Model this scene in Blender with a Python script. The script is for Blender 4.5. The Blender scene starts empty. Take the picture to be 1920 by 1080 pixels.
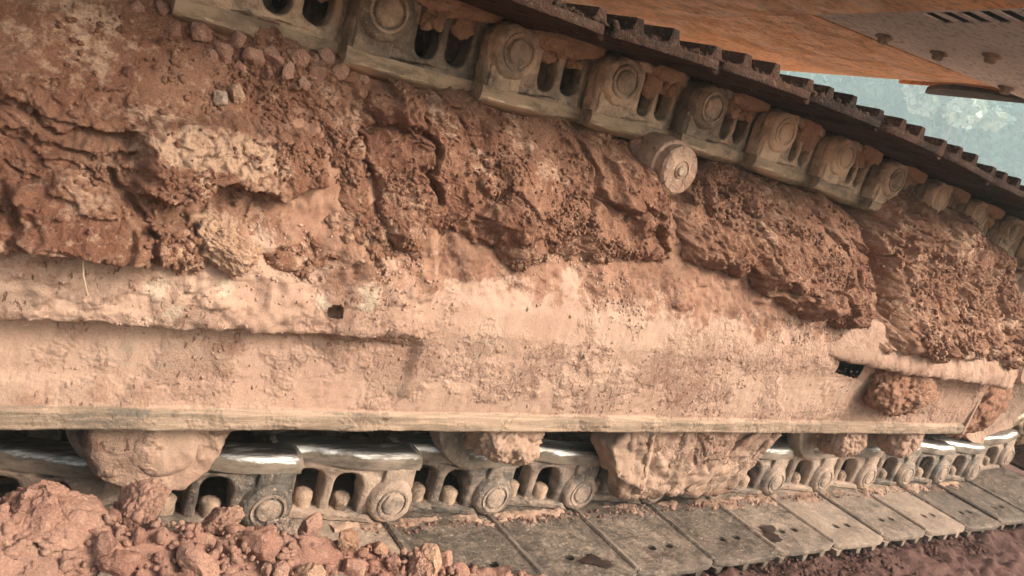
import bpy, bmesh, math, random
import numpy as np
from mathutils import Matrix, Vector

random.seed(7)
RNG = np.random.RandomState(11)
scene = bpy.context.scene
C = scene.collection

# ------------------------------------------------------------------ camera, sky, sun, exposure
cam_d = bpy.data.cameras.new("camera")
cam = bpy.data.objects.new("camera", cam_d)
C.objects.link(cam)
RIGHT = (0.80077005, -0.52601152, 0.2864947)
UP = (-0.10990961, 0.3411487, 0.9335617)
FWD = (0.5888015, 0.77905676, -0.21536794)
M = Matrix(((RIGHT[0], UP[0], -FWD[0], 0.0), (RIGHT[1], UP[1], -FWD[1], 0.0), (RIGHT[2], UP[2], -FWD[2], 0.75), (0, 0, 0, 1)))
cam.matrix_world = M
cam_d.sensor_width = 36.0
cam_d.lens = 28.125
cam_d.clip_start = 0.02
cam_d.clip_end = 2000
scene.camera = cam

SUN_ELEV, SUN_AZ = math.radians(38), math.radians(-54)      # azimuth measured from +X towards +Y
sdir = Vector((math.cos(SUN_ELEV) * math.cos(SUN_AZ), math.cos(SUN_ELEV) * math.sin(SUN_AZ), math.sin(SUN_ELEV)))
world = bpy.data.worlds.new("World")
scene.world = world
world.use_nodes = True
wn = world.node_tree
sky = wn.nodes.new('ShaderNodeTexSky')
sky.sky_type = 'NISHITA'
sky.sun_disc = False
sky.sun_elevation = SUN_ELEV
sky.sun_rotation = math.pi / 2 - SUN_AZ
sky.air_density = 1.0
sky.dust_density = 6.0
sky.ozone_density = 0.4
wn.links.new(sky.outputs[0], wn.nodes['Background'].inputs[0])
wn.nodes['Background'].inputs[1].default_value = 0.12
sun_d = bpy.data.lights.new("sun", 'SUN')
sun_d.energy = 1.5
sun_d.angle = math.radians(21)
sun_d.color = (1.0, 0.95, 0.89)
sun = bpy.data.objects.new("sun", sun_d)
C.objects.link(sun)
sun.rotation_euler = sdir.to_track_quat('Z', 'Y').to_euler()
sun.location = (2, -4, 6)
scene.view_settings.view_transform = 'Standard'
scene.view_settings.look = 'None'
scene.view_settings.exposure = 1.68
scene.view_settings.gamma = 1.0
scene.cycles.volume_bounces = 1

# ------------------------------------------------------------------ numpy noise
def _h(ix, iy, iz, s):
    x = (ix.astype(np.int64) * 374761393 + iy.astype(np.int64) * 668265263 + iz.astype(np.int64) * 2147483647 + s * 974634121) & 0xFFFFFFFF
    x = ((x ^ (x >> 13)) * 1274126177) & 0xFFFFFFFF
    x = ((x ^ (x >> 15)) * 2246822519) & 0xFFFFFFFF
    x = x ^ (x >> 16)
    return (x & 0xFFFFFF) / float(0xFFFFFF)

def vnoise(p, s=0):
    f = np.floor(p)
    t = p - f
    t = t * t * t * (t * (t * 6 - 15) + 10)
    i = f.astype(np.int64)
    r = 0
    for dx in (0, 1):
        wx = t[:, 0] if dx else 1 - t[:, 0]
        for dy in (0, 1):
            wy = t[:, 1] if dy else 1 - t[:, 1]
            for dz in (0, 1):
                wz = t[:, 2] if dz else 1 - t[:, 2]
                r = r + wx * wy * wz * _h(i[:, 0] + dx, i[:, 1] + dy, i[:, 2] + dz, s)
    return r * 2 - 1

def fbm(p, scale, oct=4, s=0, gain=0.5):
    a, r, q = 1.0, 0, p / scale
    for k in range(oct):
        r = r + a * vnoise(q + 17.3 * k, s + k)
        q = q * 2.03
        a *= gain
    return r

def billow(p, scale, oct=4, s=0, gain=0.55):
    a, r, q = 1.0, 0, p / scale
    for k in range(oct):
        r = r + a * np.abs(vnoise(q + 9.1 * k, s + k))
        q = q * 2.07
        a *= gain
    return r

def worley(p, scale, s=0):
    q = p / scale
    f = np.floor(q).astype(np.int64)
    d1 = np.full(len(p), 9.0)
    d2 = np.full(len(p), 9.0)
    idn = np.zeros(len(p))
    for dx in (-1, 0, 1):
        for dy in (-1, 0, 1):
            for dz in (-1, 0, 1):
                cx, cy, cz = f[:, 0] + dx, f[:, 1] + dy, f[:, 2] + dz
                d = np.sqrt((cx + _h(cx, cy, cz, s) - q[:, 0]) ** 2 + (cy + _h(cx, cy, cz, s + 1) - q[:, 1]) ** 2 + (cz + _h(cx, cy, cz, s + 2) - q[:, 2]) ** 2)
                n = d < d1
                d2 = np.where(n, d1, np.minimum(d2, d))
                idn = np.where(n, _h(cx, cy, cz, s + 3), idn)
                d1 = np.where(n, d, d1)
    return d1, d2, idn

def sstep(a, b, x):
    t = np.clip((x - a) / (b - a), 0, 1)
    return t * t * (3 - 2 * t)

def poly_sdf(pts, poly):
    P = np.array(poly, float)
    d = np.full(len(pts), 9.0)
    inside = np.zeros(len(pts), bool)
    n = len(P)
    for i in range(n):
        a, b = P[i], P[(i + 1) % n]
        e = b - a
        w = pts - a
        t = np.clip((w @ e) / (e @ e), 0, 1)
        d = np.minimum(d, np.linalg.norm(w - t[:, None] * e, axis=1))
        c = (a[1] > pts[:, 1]) != (b[1] > pts[:, 1])
        xx = (b[0] - a[0]) * (pts[:, 1] - a[1]) / (b[1] - a[1] + 1e-12) + a[0]
        inside ^= c & (pts[:, 0] < xx)
    return np.where(inside, d, -d)

def seg_dist(pts, line):
    d = np.full(len(pts), 9.0)
    for a, b in zip(line[:-1], line[1:]):
        a, b = np.array(a, float), np.array(b, float)
        e = b - a
        w = pts - a
        t = np.clip((w @ e) / (e @ e), 0, 1)
        d = np.minimum(d, np.linalg.norm(w - t[:, None] * e, axis=1))
    return d

# ------------------------------------------------------------------ object helpers
def tag(o, label=None, cat=None, group=None, kind=None):
    if label: o['label'] = label
    if cat: o['category'] = cat
    if group: o['group'] = group
    if kind: o['kind'] = kind
    return o

def mesh_np(name, verts, faces, smooth=True, attrs=None):
    """verts (n,3); faces (m,k) numpy with constant k, or list of lists."""
    me = bpy.data.meshes.new(name)
    if isinstance(faces, np.ndarray):
        n, m, k = len(verts), len(faces), faces.shape[1]
        me.vertices.add(n)
        me.vertices.foreach_set('co', np.ascontiguousarray(verts, np.float32).ravel())
        me.loops.add(m * k)
        me.loops.foreach_set('vertex_index', np.ascontiguousarray(faces, np.int32).ravel())
        me.polygons.add(m)
        me.polygons.foreach_set('loop_start', np.arange(0, m * k, k, dtype=np.int32))
        me.update(calc_edges=True)
    else:
        me.from_pydata([tuple(v) for v in verts], [], faces)
        me.update()
    if smooth:
        me.polygons.foreach_set('use_smooth', np.ones(len(me.polygons), bool))
    if attrs:
        for an, av in attrs.items():
            a = me.attributes.new(an, 'FLOAT', 'POINT')
            a.data.foreach_set('value', np.ascontiguousarray(av, np.float32))
    return me

def obj(name, me, mat, parent=None):
    o = bpy.data.objects.new(name, me)
    C.objects.link(o)
    if mat is not None and len(me.materials) == 0:
        me.materials.append(mat)
    if parent is not None:
        o.parent = parent
    return o

def empty(name, loc=(0, 0, 0)):
    o = bpy.data.objects.new(name, None)
    C.objects.link(o)
    o.location = loc
    o.empty_display_size = 0.1
    return o

def copy_tree(o, parent=None):
    c = o.copy()
    C.objects.link(c)
    c.parent = parent
    for ch in o.children:
        copy_tree(ch, c)
    return c

class MB:
    """collects pieces into one mesh"""
    def __init__(s):
        s.v, s.f = [], []
    def add(s, verts, faces, mat=None):
        n = len(s.v)
        for v in verts:
            v = Vector(v)
            s.v.append(mat @ v if mat else v)
        s.f += [[i + n for i in f] for f in faces]
        return s
    def mesh(s, me, mat=None):
        return s.add([v.co for v in me.vertices], [list(p.vertices) for p in me.polygons], mat)
    def box(s, x0, x1, y0, y1, z0, z1, bev=0.003, mat=None):
        bm = bmesh.new()
        bmesh.ops.create_cube(bm, size=1)
        for v in bm.verts:
            v.co = Vector(((x0 + x1) / 2 + v.co.x * (x1 - x0), (y0 + y1) / 2 + v.co.y * (y1 - y0), (z0 + z1) / 2 + v.co.z * (z1 - z0)))
        if bev:
            bmesh.ops.bevel(bm, geom=bm.edges[:], offset=bev, segments=2, affect='EDGES', profile=0.5)
        bm.verts.ensure_lookup_table()
        for i, v in enumerate(bm.verts): v.index = i
        s.add([v.co.copy() for v in bm.verts], [[v.index for v in f.verts] for f in bm.faces], mat)
        bm.free()
        return s
    def lathe(s, prof, axis='Y', c=(0, 0, 0), n=40):
        """prof: list of (radius, t) revolved about axis through c"""
        vs, fs = [], []
        m = len(prof)
        for i in range(n):
            a = 2 * math.pi * i / n
            for r, t in prof:
                ca, sa = r * math.cos(a), r * math.sin(a)
                if axis == 'Y': vs.append((c[0] + ca, c[1] + t, c[2] + sa))
                elif axis == 'Z': vs.append((c[0] + ca, c[1] + sa, c[2] + t))
                else: vs.append((c[0] + t, c[1] + ca, c[2] + sa))
        for i in range(n):
            j = (i + 1) % n
            for k in range(m - 1):
                fs.append([i * m + k, i * m + k + 1, j * m + k + 1, j * m + k])
        fs.append([i * m for i in range(n)][::-1])
        fs.append([i * m + m - 1 for i in range(n)])
        return s.add(vs, fs)
    def build(s, name, smooth_angle=35):
        me = bpy.data.meshes.new(name)
        me.from_pydata([tuple(v) for v in s.v], [], s.f)
        bm = bmesh.new()
        bm.from_mesh(me)
        bmesh.ops.recalc_face_normals(bm, faces=bm.faces[:])
        for e in bm.edges:
            if len(e.link_faces) == 2 and e.calc_face_angle(0) > math.radians(smooth_angle):
                e.smooth = False
        for f in bm.faces: f.smooth = True
        bm.to_mesh(me)
        bm.free()
        return me

def plate(outlines, t0, t1, bevel=0.002, plane='XZ'):
    """2-D outlines (first the rim, the rest holes) extruded from t0 to t1; plane XZ extrudes along Y, XY along Z"""
    cu = bpy.data.curves.new('tmp', 'CURVE')
    cu.dimensions = '2D'
    cu.fill_mode = 'BOTH'
    for ol in outlines:
        sp = cu.splines.new('POLY')
        sp.points.add(len(ol) - 1)
        for p, q in zip(sp.points, ol):
            p.co = (q[0], q[1], 0, 1)
        sp.use_cyclic_u = True
    cu.extrude = (t1 - t0) / 2 - bevel
    cu.bevel_depth = bevel
    cu.bevel_resolution = 1
    cu.offset = -bevel
    ob = bpy.data.objects.new('tmp', cu)
    C.objects.link(ob)
    me = bpy.data.meshes.new_from_object(ob.evaluated_get(bpy.context.evaluated_depsgraph_get()))
    bpy.data.objects.remove(ob)
    bpy.data.curves.remove(cu)
    mid = (t0 + t1) / 2
    for v in me.vertices:
        x, y, z = v.co
        v.co = (x, mid - z, y) if plane == 'XZ' else (x, y, mid + z)
    bm = bmesh.new()
    bm.from_mesh(me)
    bmesh.ops.remove_doubles(bm, verts=bm.verts[:], dist=1e-5)
    bmesh.ops.recalc_face_normals(bm, faces=bm.faces[:])
    bm.to_mesh(me)
    bm.free()
    return me

def roughen(me, amp, step, seed, fine=0.35):
    bm = bmesh.new()
    bm.from_mesh(me)
    bmesh.ops.triangulate(bm, faces=bm.faces[:])
    for _ in range(6):
        es = [e for e in bm.edges if e.calc_length() > step * 1.5]
        if not es: break
        bmesh.ops.subdivide_edges(bm, edges=es, cuts=1)
        bmesh.ops.triangulate(bm, faces=bm.faces[:])
    bm.normal_update()
    co = np.array([v.co[:] for v in bm.verts]); no = np.array([v.normal[:] for v in bm.verts])
    e1, e2, cj = worley(co + 0.15 * step, 0.018, seed)
    d = amp * (fbm(co, 0.03, 4, seed) + 1.1 * (cj - 0.45) * sstep(0, 0.25, e2 - e1) + fine * fbm(co, 0.008, 3, seed + 5))
    for v, q in zip(bm.verts, co + no * d[:, None]): v.co = q
    for e in bm.edges: e.smooth = True
    for f in bm.faces: f.smooth = True
    m2 = bpy.data.meshes.new(me.name)
    bm.to_mesh(m2)
    bm.free()
    for m_ in me.materials: m2.materials.append(m_)
    return m2

def arc(cx, cy, r, a0, a1, n=10, ry=None):
    return [(cx + r * math.cos(math.radians(a0 + (a1 - a0) * i / n)), cy + (ry or r) * math.sin(math.radians(a0 + (a1 - a0) * i / n))) for i in range(n + 1)]

# ------------------------------------------------------------------ materials
def nt(name):
    m = bpy.data.materials.new(name)
    m.use_nodes = True
    t = m.node_tree
    return m, t, t.nodes['Principled BSDF']

class G:
    """tiny node-graph helper"""
    def __init__(s, t, coord='Object'):
        s.t = t
        tc = t.nodes.new('ShaderNodeTexCoord')
        if coord == 'World':
            g = t.nodes.new('ShaderNodeNewGeometry')
            s.co = g.outputs['Position']
        else:
            s.co = tc.outputs[coord]
    def n(s, ty, **kw):
        nd = s.t.nodes.new(ty)
        for k, v in kw.items(): setattr(nd, k, v)
        return nd
    def set(s, sock, v):
        if hasattr(v, 'is_output') or isinstance(v, bpy.types.NodeSocket): s.t.links.new(v, sock)
        else: sock.default_value = v
    def noise(s, scale, detail=5, rough=0.6, stretch=None, dist=0.0, off=0.0):
        co = s.co
        if stretch or off:
            mp = s.n('ShaderNodeMapping')
            s.t.links.new(co, mp.inputs[0])
            if stretch: mp.inputs['Scale'].default_value = stretch
            mp.inputs['Location'].default_value = (off, off * 1.7, off * 0.3)
            co = mp.outputs[0]
        nd = s.n('ShaderNodeTexNoise')
        s.t.links.new(co, nd.inputs['Vector'])
        nd.inputs['Scale'].default_value = scale
        nd.inputs['Detail'].default_value = detail
        nd.inputs['Roughness'].default_value = rough
        nd.inputs['Distortion'].default_value = dist
        return nd.outputs[0]
    def voro(s, scale, feat='F1'):
        nd = s.n('ShaderNodeTexVoronoi')
        nd.feature = feat
        s.t.links.new(s.co, nd.inputs['Vector'])
        nd.inputs['Scale'].default_value = scale
        return nd.outputs[0]
    def ramp(s, v, a, b, lo=0.0, hi=1.0):
        nd = s.n('ShaderNodeMapRange')
        nd.interpolation_type = 'SMOOTHSTEP'
        s.set(nd.inputs[0], v)
        for k, q in zip((1, 2, 3, 4), (a, b, lo, hi)): nd.inputs[k].default_value = q
        return nd.outputs[0]
    def math(s, op, a, b=0.0):
        nd = s.n('ShaderNodeMath', operation=op)
        s.set(nd.inputs[0], a); s.set(nd.inputs[1], b)
        return nd.outputs[0]
    def mix(s, f, a, b, mode='MIX'):
        nd = s.n('ShaderNodeMix', data_type='RGBA', blend_type=mode)
        s.set(nd.inputs[0], f)
        for i, q in ((6, a), (7, b)):
            if isinstance(q, tuple): nd.inputs[i].default_value = (q[0], q[1], q[2], 1)
            else: s.t.links.new(q, nd.inputs[i])
        return nd.outputs[2]
    def attr(s, name):
        nd = s.n('ShaderNodeAttribute', attribute_name=name)
        return nd.outputs['Fac']
    def rand(s):
        return s.n('ShaderNodeObjectInfo').outputs['Random']
    def upness(s):
        g = s.n('ShaderNodeNewGeometry')
        sp = s.n('ShaderNodeSeparateXYZ')
        s.t.links.new(g.outputs['Normal'], sp.inputs[0])
        return sp.outputs[2]
    def bump(s, h, strength=0.5, dist=0.01, prev=None):
        nd = s.n('ShaderNodeBump')
        nd.inputs['Strength'].default_value = strength
        nd.inputs['Distance'].default_value = dist
        s.set(nd.inputs['Height'], h)
        if prev is not None: s.t.links.new(prev, nd.inputs['Normal'])
        return nd.outputs[0]

MAT = {}
RED = (0.188, 0.094, 0.060)
BROWN = (0.25, 0.143, 0.094)
DARKMUD = (0.12, 0.066, 0.048)
PALE = (0.46, 0.335, 0.24)
DUST = (0.325, 0.212, 0.155)

def mud_mat(name, a=RED, b=BROWN, pale=PALE, use_attr=True, patch=0.0, objrand=False):
    m, t, p = nt(name)
    g = G(t, 'World')
    col = g.mix(g.ramp(g.noise(9, 6, 0.65), 0.38, 0.62), a, b)
    col = g.mix(g.ramp(g.noise(30, 5, 0.7, off=3.0), 0.55, 0.75, 0, 0.55), col, DARKMUD)
    col = g.mix(g.ramp(g.noise(75, 5, 0.75, off=7.0), 0.54, 0.68, 0, 0.6), col, pale)
    col = g.mix(g.ramp(g.noise(130, 5, 0.75, off=27.0), 0.58, 0.70, 0, 0.5), col, tuple(c * 0.5 for c in a))
    if use_attr:
        br = g.math('ADD', g.attr('dry'), g.ramp(g.noise(60, 5, 0.7, off=1.5), 0.3, 0.7, -0.28, 0.28))
        br = g.math('MULTIPLY', g.ramp(br, 0.25, 0.75), g.ramp(g.attr('dry'), 0.02, 0.15))
        col = g.mix(br, col, pale)
    if objrand:
        col = g.mix(g.math('MULTIPLY', g.rand(), 0.8), col, (0.41, 0.275, 0.205))
        col = g.mix(g.ramp(g.math('FRACT', g.math('MULTIPLY', g.rand(), 7.31)), 0.72, 0.95, 0, 0.65), col, (0.21, 0.115, 0.09))
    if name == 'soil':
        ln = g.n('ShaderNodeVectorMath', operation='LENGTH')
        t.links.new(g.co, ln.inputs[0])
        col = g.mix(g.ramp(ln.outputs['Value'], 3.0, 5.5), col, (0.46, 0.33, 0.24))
    grain = g.noise(420, 3, 0.8)
    col = g.mix(0.35, col, g.mix(g.ramp(grain, 0.3, 0.7), (0.12, 0.06, 0.04), (0.75, 0.52, 0.38)), 'OVERLAY')
    t.links.new(col, p.inputs['Base Color'])
    p.inputs['Roughness'].default_value = 0.93
    p.inputs['Specular IOR Level'].default_value = 0.18
    h = g.math('ADD', g.noise(160, 6, 0.75), g.math('MULTIPLY', g.noise(45, 5, 0.7, dist=0.6), 1.4))
    nb = g.bump(h, 0.75, 0.007)
    nb = g.bump(grain, 0.5, 0.003, nb)
    t.links.new(nb, p.inputs['Normal'])
    MAT[name] = m

mud_mat('mud')
mud_mat('clod', a=(0.29, 0.16, 0.12), b=(0.36, 0.225, 0.168), pale=(0.48, 0.36, 0.28), objrand=True, use_attr=False)
mud_mat('clod_pale', a=(0.34, 0.215, 0.142), b=(0.44, 0.305, 0.212), pale=(0.58, 0.46, 0.345), use_attr=False)
mud_mat('clod_grey', a=(0.27, 0.22, 0.18), b=(0.38, 0.31, 0.25), pale=(0.60, 0.53, 0.44), use_attr=False)
mud_mat('front_mud', a=(0.26, 0.142, 0.093), b=(0.34, 0.205, 0.138), pale=(0.54, 0.40, 0.285))
mud_mat('pebble_dark', a=(0.155, 0.078, 0.058), b=(0.20, 0.105, 0.078), use_attr=False)
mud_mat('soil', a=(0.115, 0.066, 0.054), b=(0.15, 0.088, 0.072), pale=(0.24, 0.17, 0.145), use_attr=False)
mud_mat('heap_soil', a=(0.29, 0.165, 0.125), b=(0.35, 0.225, 0.172), use_attr=False)

def dust_mat(name, dust=DUST, dust2=(0.38, 0.265, 0.196), metal=(0.20, 0.165, 0.125), wear=0.25, streak=1.0, scale=1.0, lip=False, rough=0.9):
    m, t, p = nt(name)
    g = G(t, 'World')
    col = g.mix(g.ramp(g.noise(5, 6, 0.65), 0.35, 0.65), dust, dust2)
    zone = g.ramp(g.noise(7, 5, 0.65, off=21.0), 0.42, 0.60)                       # flaky zones against smooth plastered ones
    col = g.mix(g.math('MULTIPLY', zone, g.ramp(g.noise(26 * scale, 7, 0.75, off=2.0), 0.50, 0.62, 0, 0.75)), col, (0.25, 0.14, 0.098))
    col = g.mix(g.ramp(g.noise(11, 7, 0.75, stretch=(0.4, 1, 1.8), off=5.0), 0.60, 0.74, 0, wear), col, metal)
    mp = g.n('ShaderNodeMapping')
    t.links.new(g.co, mp.inputs[0])
    mp.inputs['Rotation'].default_value = (0, 0.42, 0)
    mp.inputs['Scale'].default_value = (1.7, 1, 0.75)
    pn = g.n('ShaderNodeTexNoise')
    t.links.new(mp.outputs[0], pn.inputs['Vector'])
    pn.inputs['Scale'].default_value = 80
    pn.inputs['Detail'].default_value = 4
    pn.inputs['Roughness'].default_value = 0.65
    fleck = g.ramp(pn.outputs[0], 0.60, 0.645, 0, 1.0 * streak)
    fleck = g.math('MULTIPLY', fleck, g.ramp(zone, 0, 1, 0.12, 1.0))
    col = g.mix(g.ramp(g.noise(8, 6, 0.7, off=31.0), 0.60, 0.70, 0, 0.5), col, (0.29, 0.24, 0.185))
    col = g.mix(g.math('MULTIPLY', fleck, 0.9), col, (0.14, 0.078, 0.055))
    col = g.mix(g.ramp(g.noise(24, 7, 0.75, off=4.0), 0.55, 0.66, 0, 0.4), col, (0.48, 0.34, 0.25))
    hs = g.ramp(g.noise(45, 5, 0.75, stretch=(0.09, 1, 2.2), off=33.0), 0.60, 0.68, 0, 0.6)
    col = g.mix(hs, col, (0.30, 0.235, 0.175))
    if lip:
        sc = g.noise(60, 6, 0.75, stretch=(0.10, 1, 1.6), off=3.0)
        lc = g.mix(g.ramp(sc, 0.38, 0.62), (0.36, 0.265, 0.19), (0.21, 0.16, 0.115))
        lc = g.mix(g.ramp(g.noise(24, 6, 0.75, stretch=(0.3, 1, 1), off=9.0), 0.56, 0.68, 0, 0.8), lc, (0.13, 0.115, 0.095))
        f = g.math('ADD', g.attr('lip'), g.ramp(g.noise(40, 5, 0.7, stretch=(0.4, 1, 1)), 0.3, 0.7, -0.3, 0.3))
        col = g.mix(g.ramp(f, 0.3, 0.7), col, lc)
        sp = g.ramp(g.math('ADD', g.attr('splash'), g.ramp(g.noise(70, 5, 0.75, off=13.0), 0.3, 0.7, -0.4, 0.4)), 0.42, 0.62)
        mf = g.math('ADD', g.attr('mudmix'), g.ramp(g.noise(45, 6, 0.75, off=16.0), 0.3, 0.7, -0.4, 0.4))
        col = g.mix(g.math('MULTIPLY', g.ramp(mf, 0.35, 0.75, 0, 0.85), g.ramp(g.attr('mudmix'), 0.02, 0.3)), col, g.mix(g.ramp(g.noise(30, 5, 0.7), 0.4, 0.6), RED, BROWN))
        col = g.mix(g.math('MULTIPLY', sp, g.ramp(g.attr('splash'), 0.02, 0.2)), col, (0.43, 0.34, 0.255))
    grain = g.noise(380, 3, 0.8)
    col = g.mix(0.20, col, g.mix(g.ramp(grain, 0.3, 0.7), (0.2, 0.13, 0.10), (0.75, 0.6, 0.48)), 'OVERLAY')
    t.links.new(col, p.inputs['Base Color'])
    p.inputs['Roughness'].default_value = 0.88
    p.inputs['Specular IOR Level'].default_value = 0.15
    h = g.math('ADD', g.noise(110, 7, 0.8), g.math('MULTIPLY', g.noise(30, 6, 0.75, dist=0.8), 1.3))
    h = g.math('MULTIPLY', h, g.ramp(zone, 0, 1, 0.15, 1.0))
    nb = g.bump(h, rough, 0.006)
    nb = g.bump(fleck, 0.7, -0.003, nb)
    nb = g.bump(grain, 0.35, 0.002, nb)
    t.links.new(nb, p.inputs['Normal'])
    MAT[name] = m

dust_mat('frame_dust', rough=0.6, streak=0.6)
dust_mat('frame_skin', lip=True, rough=0.8, streak=1.0, wear=0.6)
dust_mat('roller_dust', dust=(0.30, 0.195, 0.14), dust2=(0.37, 0.26, 0.19), wear=0.45, scale=1.5)

def steel_mat(name, dustc, metal, cover=(0.42, 0.60), bump=0.5, rough=0.55, fine=1.0):
    """cast steel with dried mud dust in patches"""
    m, t, p = nt(name)
    g = G(t, 'World')
    base = g.mix(g.ramp(g.noise(40, 5, 0.7), 0.4, 0.65), metal, tuple(c * 0.55 for c in metal))
    d = g.mix(g.ramp(g.noise(25, 5, 0.65, off=2), 0.4, 0.62), dustc, tuple(min(1, c * 1.25) for c in dustc))
    rv = g.math('MULTIPLY', g.math('SUBTRACT', g.rand(), 0.5), 0.30)
    f = g.ramp(g.math('ADD', g.noise(18 * fine, 8, 0.75, off=6), rv), cover[0], cover[1])
    col = g.mix(f, base, d)
    col = g.mix(g.ramp(g.noise(120, 4, 0.75, off=8), 0.56, 0.68, 0, 0.15 if name == 'shaded_shoe_steel' else 0.6), col, (0.55, 0.42, 0.30))
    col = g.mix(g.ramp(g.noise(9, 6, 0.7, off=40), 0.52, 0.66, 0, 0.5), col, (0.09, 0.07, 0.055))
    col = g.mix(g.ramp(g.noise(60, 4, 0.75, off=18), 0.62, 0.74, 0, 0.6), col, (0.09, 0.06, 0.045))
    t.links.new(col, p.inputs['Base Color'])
    if name == 'shaded_shoe_steel': p.inputs['Specular IOR Level'].default_value = 0.12
    t.links.new(g.ramp(f, 0, 1, 0.9 if name == 'shaded_shoe_steel' else rough, 0.9), p.inputs['Roughness'])
    t.links.new(g.ramp(f, 0, 1, 0.0 if name == 'shaded_shoe_steel' else 0.55, 0.0), p.inputs['Metallic'])
    h = g.math('ADD', g.noise(140, 6, 0.75), g.math('MULTIPLY', g.noise(35, 5, 0.7), 1.2))
    nb = g.bump(h, bump * 1.3, 0.006)
    t.links.new(nb, p.inputs['Normal'])
    MAT[name] = m

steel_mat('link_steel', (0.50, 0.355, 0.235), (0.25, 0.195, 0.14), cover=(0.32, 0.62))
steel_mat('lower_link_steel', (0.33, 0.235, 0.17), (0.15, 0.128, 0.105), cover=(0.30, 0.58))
steel_mat('shoe_steel', (0.27, 0.195, 0.14), (0.145, 0.115, 0.088), cover=(0.25, 0.75), rough=0.5, fine=2.2)
steel_mat('shaded_shoe_steel', (0.060, 0.031, 0.020), (0.030, 0.019, 0.014), cover=(0.36, 0.58), bump=0.9)  # rusty brown, darkened further so the colour carries the house's shade
steel_mat('dark_steel', (0.22, 0.155, 0.115), (0.10, 0.085, 0.07), cover=(0.42, 0.66))
steel_mat('roller_steel', (0.34, 0.25, 0.18), (0.20, 0.165, 0.13), cover=(0.30, 0.66))
steel_mat('bolt_steel', (0.34, 0.23, 0.155), (0.20, 0.145, 0.105), cover=(0.25, 0.48))

def rail_mat(name, thr, base_a, base_b, dustc, rough):
    m, t, p = nt(name)
    g = G(t, 'World')
    scr = g.noise(150, 5, 0.75, stretch=(0.05, 1, 1))
    w = g.math('ADD', g.attr('wear'), g.ramp(g.noise(30, 7, 0.75, stretch=(0.4, 1, 1)), 0.3, 0.7, -0.28, 0.28))
    f = g.ramp(w, thr - 0.12, thr + 0.12, 1.0, 0.0)
    base = g.mix(g.ramp(scr, 0.38, 0.62), base_a, base_b)
    dc = g.mix(g.ramp(g.noise(50, 5, 0.7, stretch=(0.3, 1, 1), off=4), 0.4, 0.65), dustc, tuple(c * 0.45 for c in dustc))
    col = g.mix(f, base, dc)
    t.links.new(col, p.inputs['Base Color'])
    t.links.new(g.ramp(f, 0, 1, 1.0, 0.0), p.inputs['Metallic'])
    t.links.new(g.math('ADD', g.ramp(f, 0, 1, rough, 0.85), g.ramp(scr, 0.3, 0.7, 0, 0.18)), p.inputs['Roughness'])
    t.links.new(g.bump(g.math('ADD', scr, g.noise(60, 5, 0.75)), 0.5, 0.003), p.inputs['Normal'])
    MAT[name] = m

rail_mat('rail_polished', 0.70, (0.56, 0.535, 0.495), (0.20, 0.18, 0.16), (0.24, 0.185, 0.135), 0.34)
rail_mat('rail_dusty', 0.55, (0.62, 0.50, 0.35), (0.34, 0.26, 0.18), (0.31, 0.22, 0.14), 0.38)

def paint_mat(name, paint, dustc, lo, hi, rough=0.5):
    m, t, p = nt(name)
    g = G(t, 'World')
    f = g.ramp(g.noise(10, 8, 0.72, stretch=(1, 1, 1), dist=0.4), lo, hi)
    f2 = g.ramp(g.noise(55, 7, 0.8, stretch=(0.5, 1, 1), off=5), 0.50, 0.58, 0, 0.85)
    col = g.mix(f, paint, dustc)
    col = g.mix(g.ramp(g.noise(3.5, 6, 0.7, off=15), 0.45, 0.62, 0, 0.35 if paint[2] < 0.2 else 0.15), col, (0.24, 0.13, 0.065))
    col = g.mix(f2, col, tuple(c * 0.5 for c in dustc))
    col = g.mix(g.ramp(g.noise(150, 3, 0.7, off=9), 0.62, 0.7, 0, 0.6), col, tuple(min(1, c * 1.6) for c in dustc))
    t.links.new(col, p.inputs['Base Color'])
    t.links.new(g.ramp(f, 0, 1, rough, 0.9), p.inputs['Roughness'])
    t.links.new(g.bump(g.noise(130, 6, 0.8), 0.45, 0.003), p.inputs['Normal'])
    MAT[name] = m

paint_mat('orange_paint', (0.92, 0.40, 0.085), (0.80, 0.42, 0.17), 0.38, 0.68)
paint_mat('grey_plate', (0.72, 0.66, 0.60), (0.80, 0.74, 0.68), 0.35, 0.6, 0.7)

def flat_mat(name, col, rough=0.8, metallic=0.0):
    m, t, p = nt(name)
    g = G(t, 'World')
    c = g.mix(g.ramp(g.noise(20, 5, 0.7), 0.35, 0.65), tuple(x * 0.7 for x in col), tuple(min(1, x * 1.25) for x in col))
    t.links.new(c, p.inputs['Base Color'])
    p.inputs['Roughness'].default_value = rough
    p.inputs['Metallic'].default_value = metallic
    t.links.new(g.bump(g.noise(90, 5, 0.7), 0.3, 0.003), p.inputs['Normal'])
    MAT[name] = m

flat_mat('interior', (0.05, 0.04, 0.035))
flat_mat('straw', (0.62, 0.50, 0.33))
flat_mat('bark', (0.12, 0.09, 0.07))

def leaf_mat(name, a, b):
    m, t, p = nt(name)
    g = G(t, 'World')
    col = g.mix(g.ramp(g.noise(0.35, 4, 0.6), 0.35, 0.65), a, b)
    col = g.mix(g.ramp(g.noise(2.5, 3, 0.6, off=3), 0.4, 0.7, 0, 0.6), col, tuple(c * 1.5 for c in b))
    t.links.new(col, p.inputs['Base Color'])
    p.inputs['Roughness'].default_value = 0.7
    MAT[name] = m
leaf_mat('leaf', (0.05, 0.12, 0.09), (0.09, 0.17, 0.11))
leaf_mat('leaf_pale', (0.24, 0.29, 0.22), (0.38, 0.42, 0.33))

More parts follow.
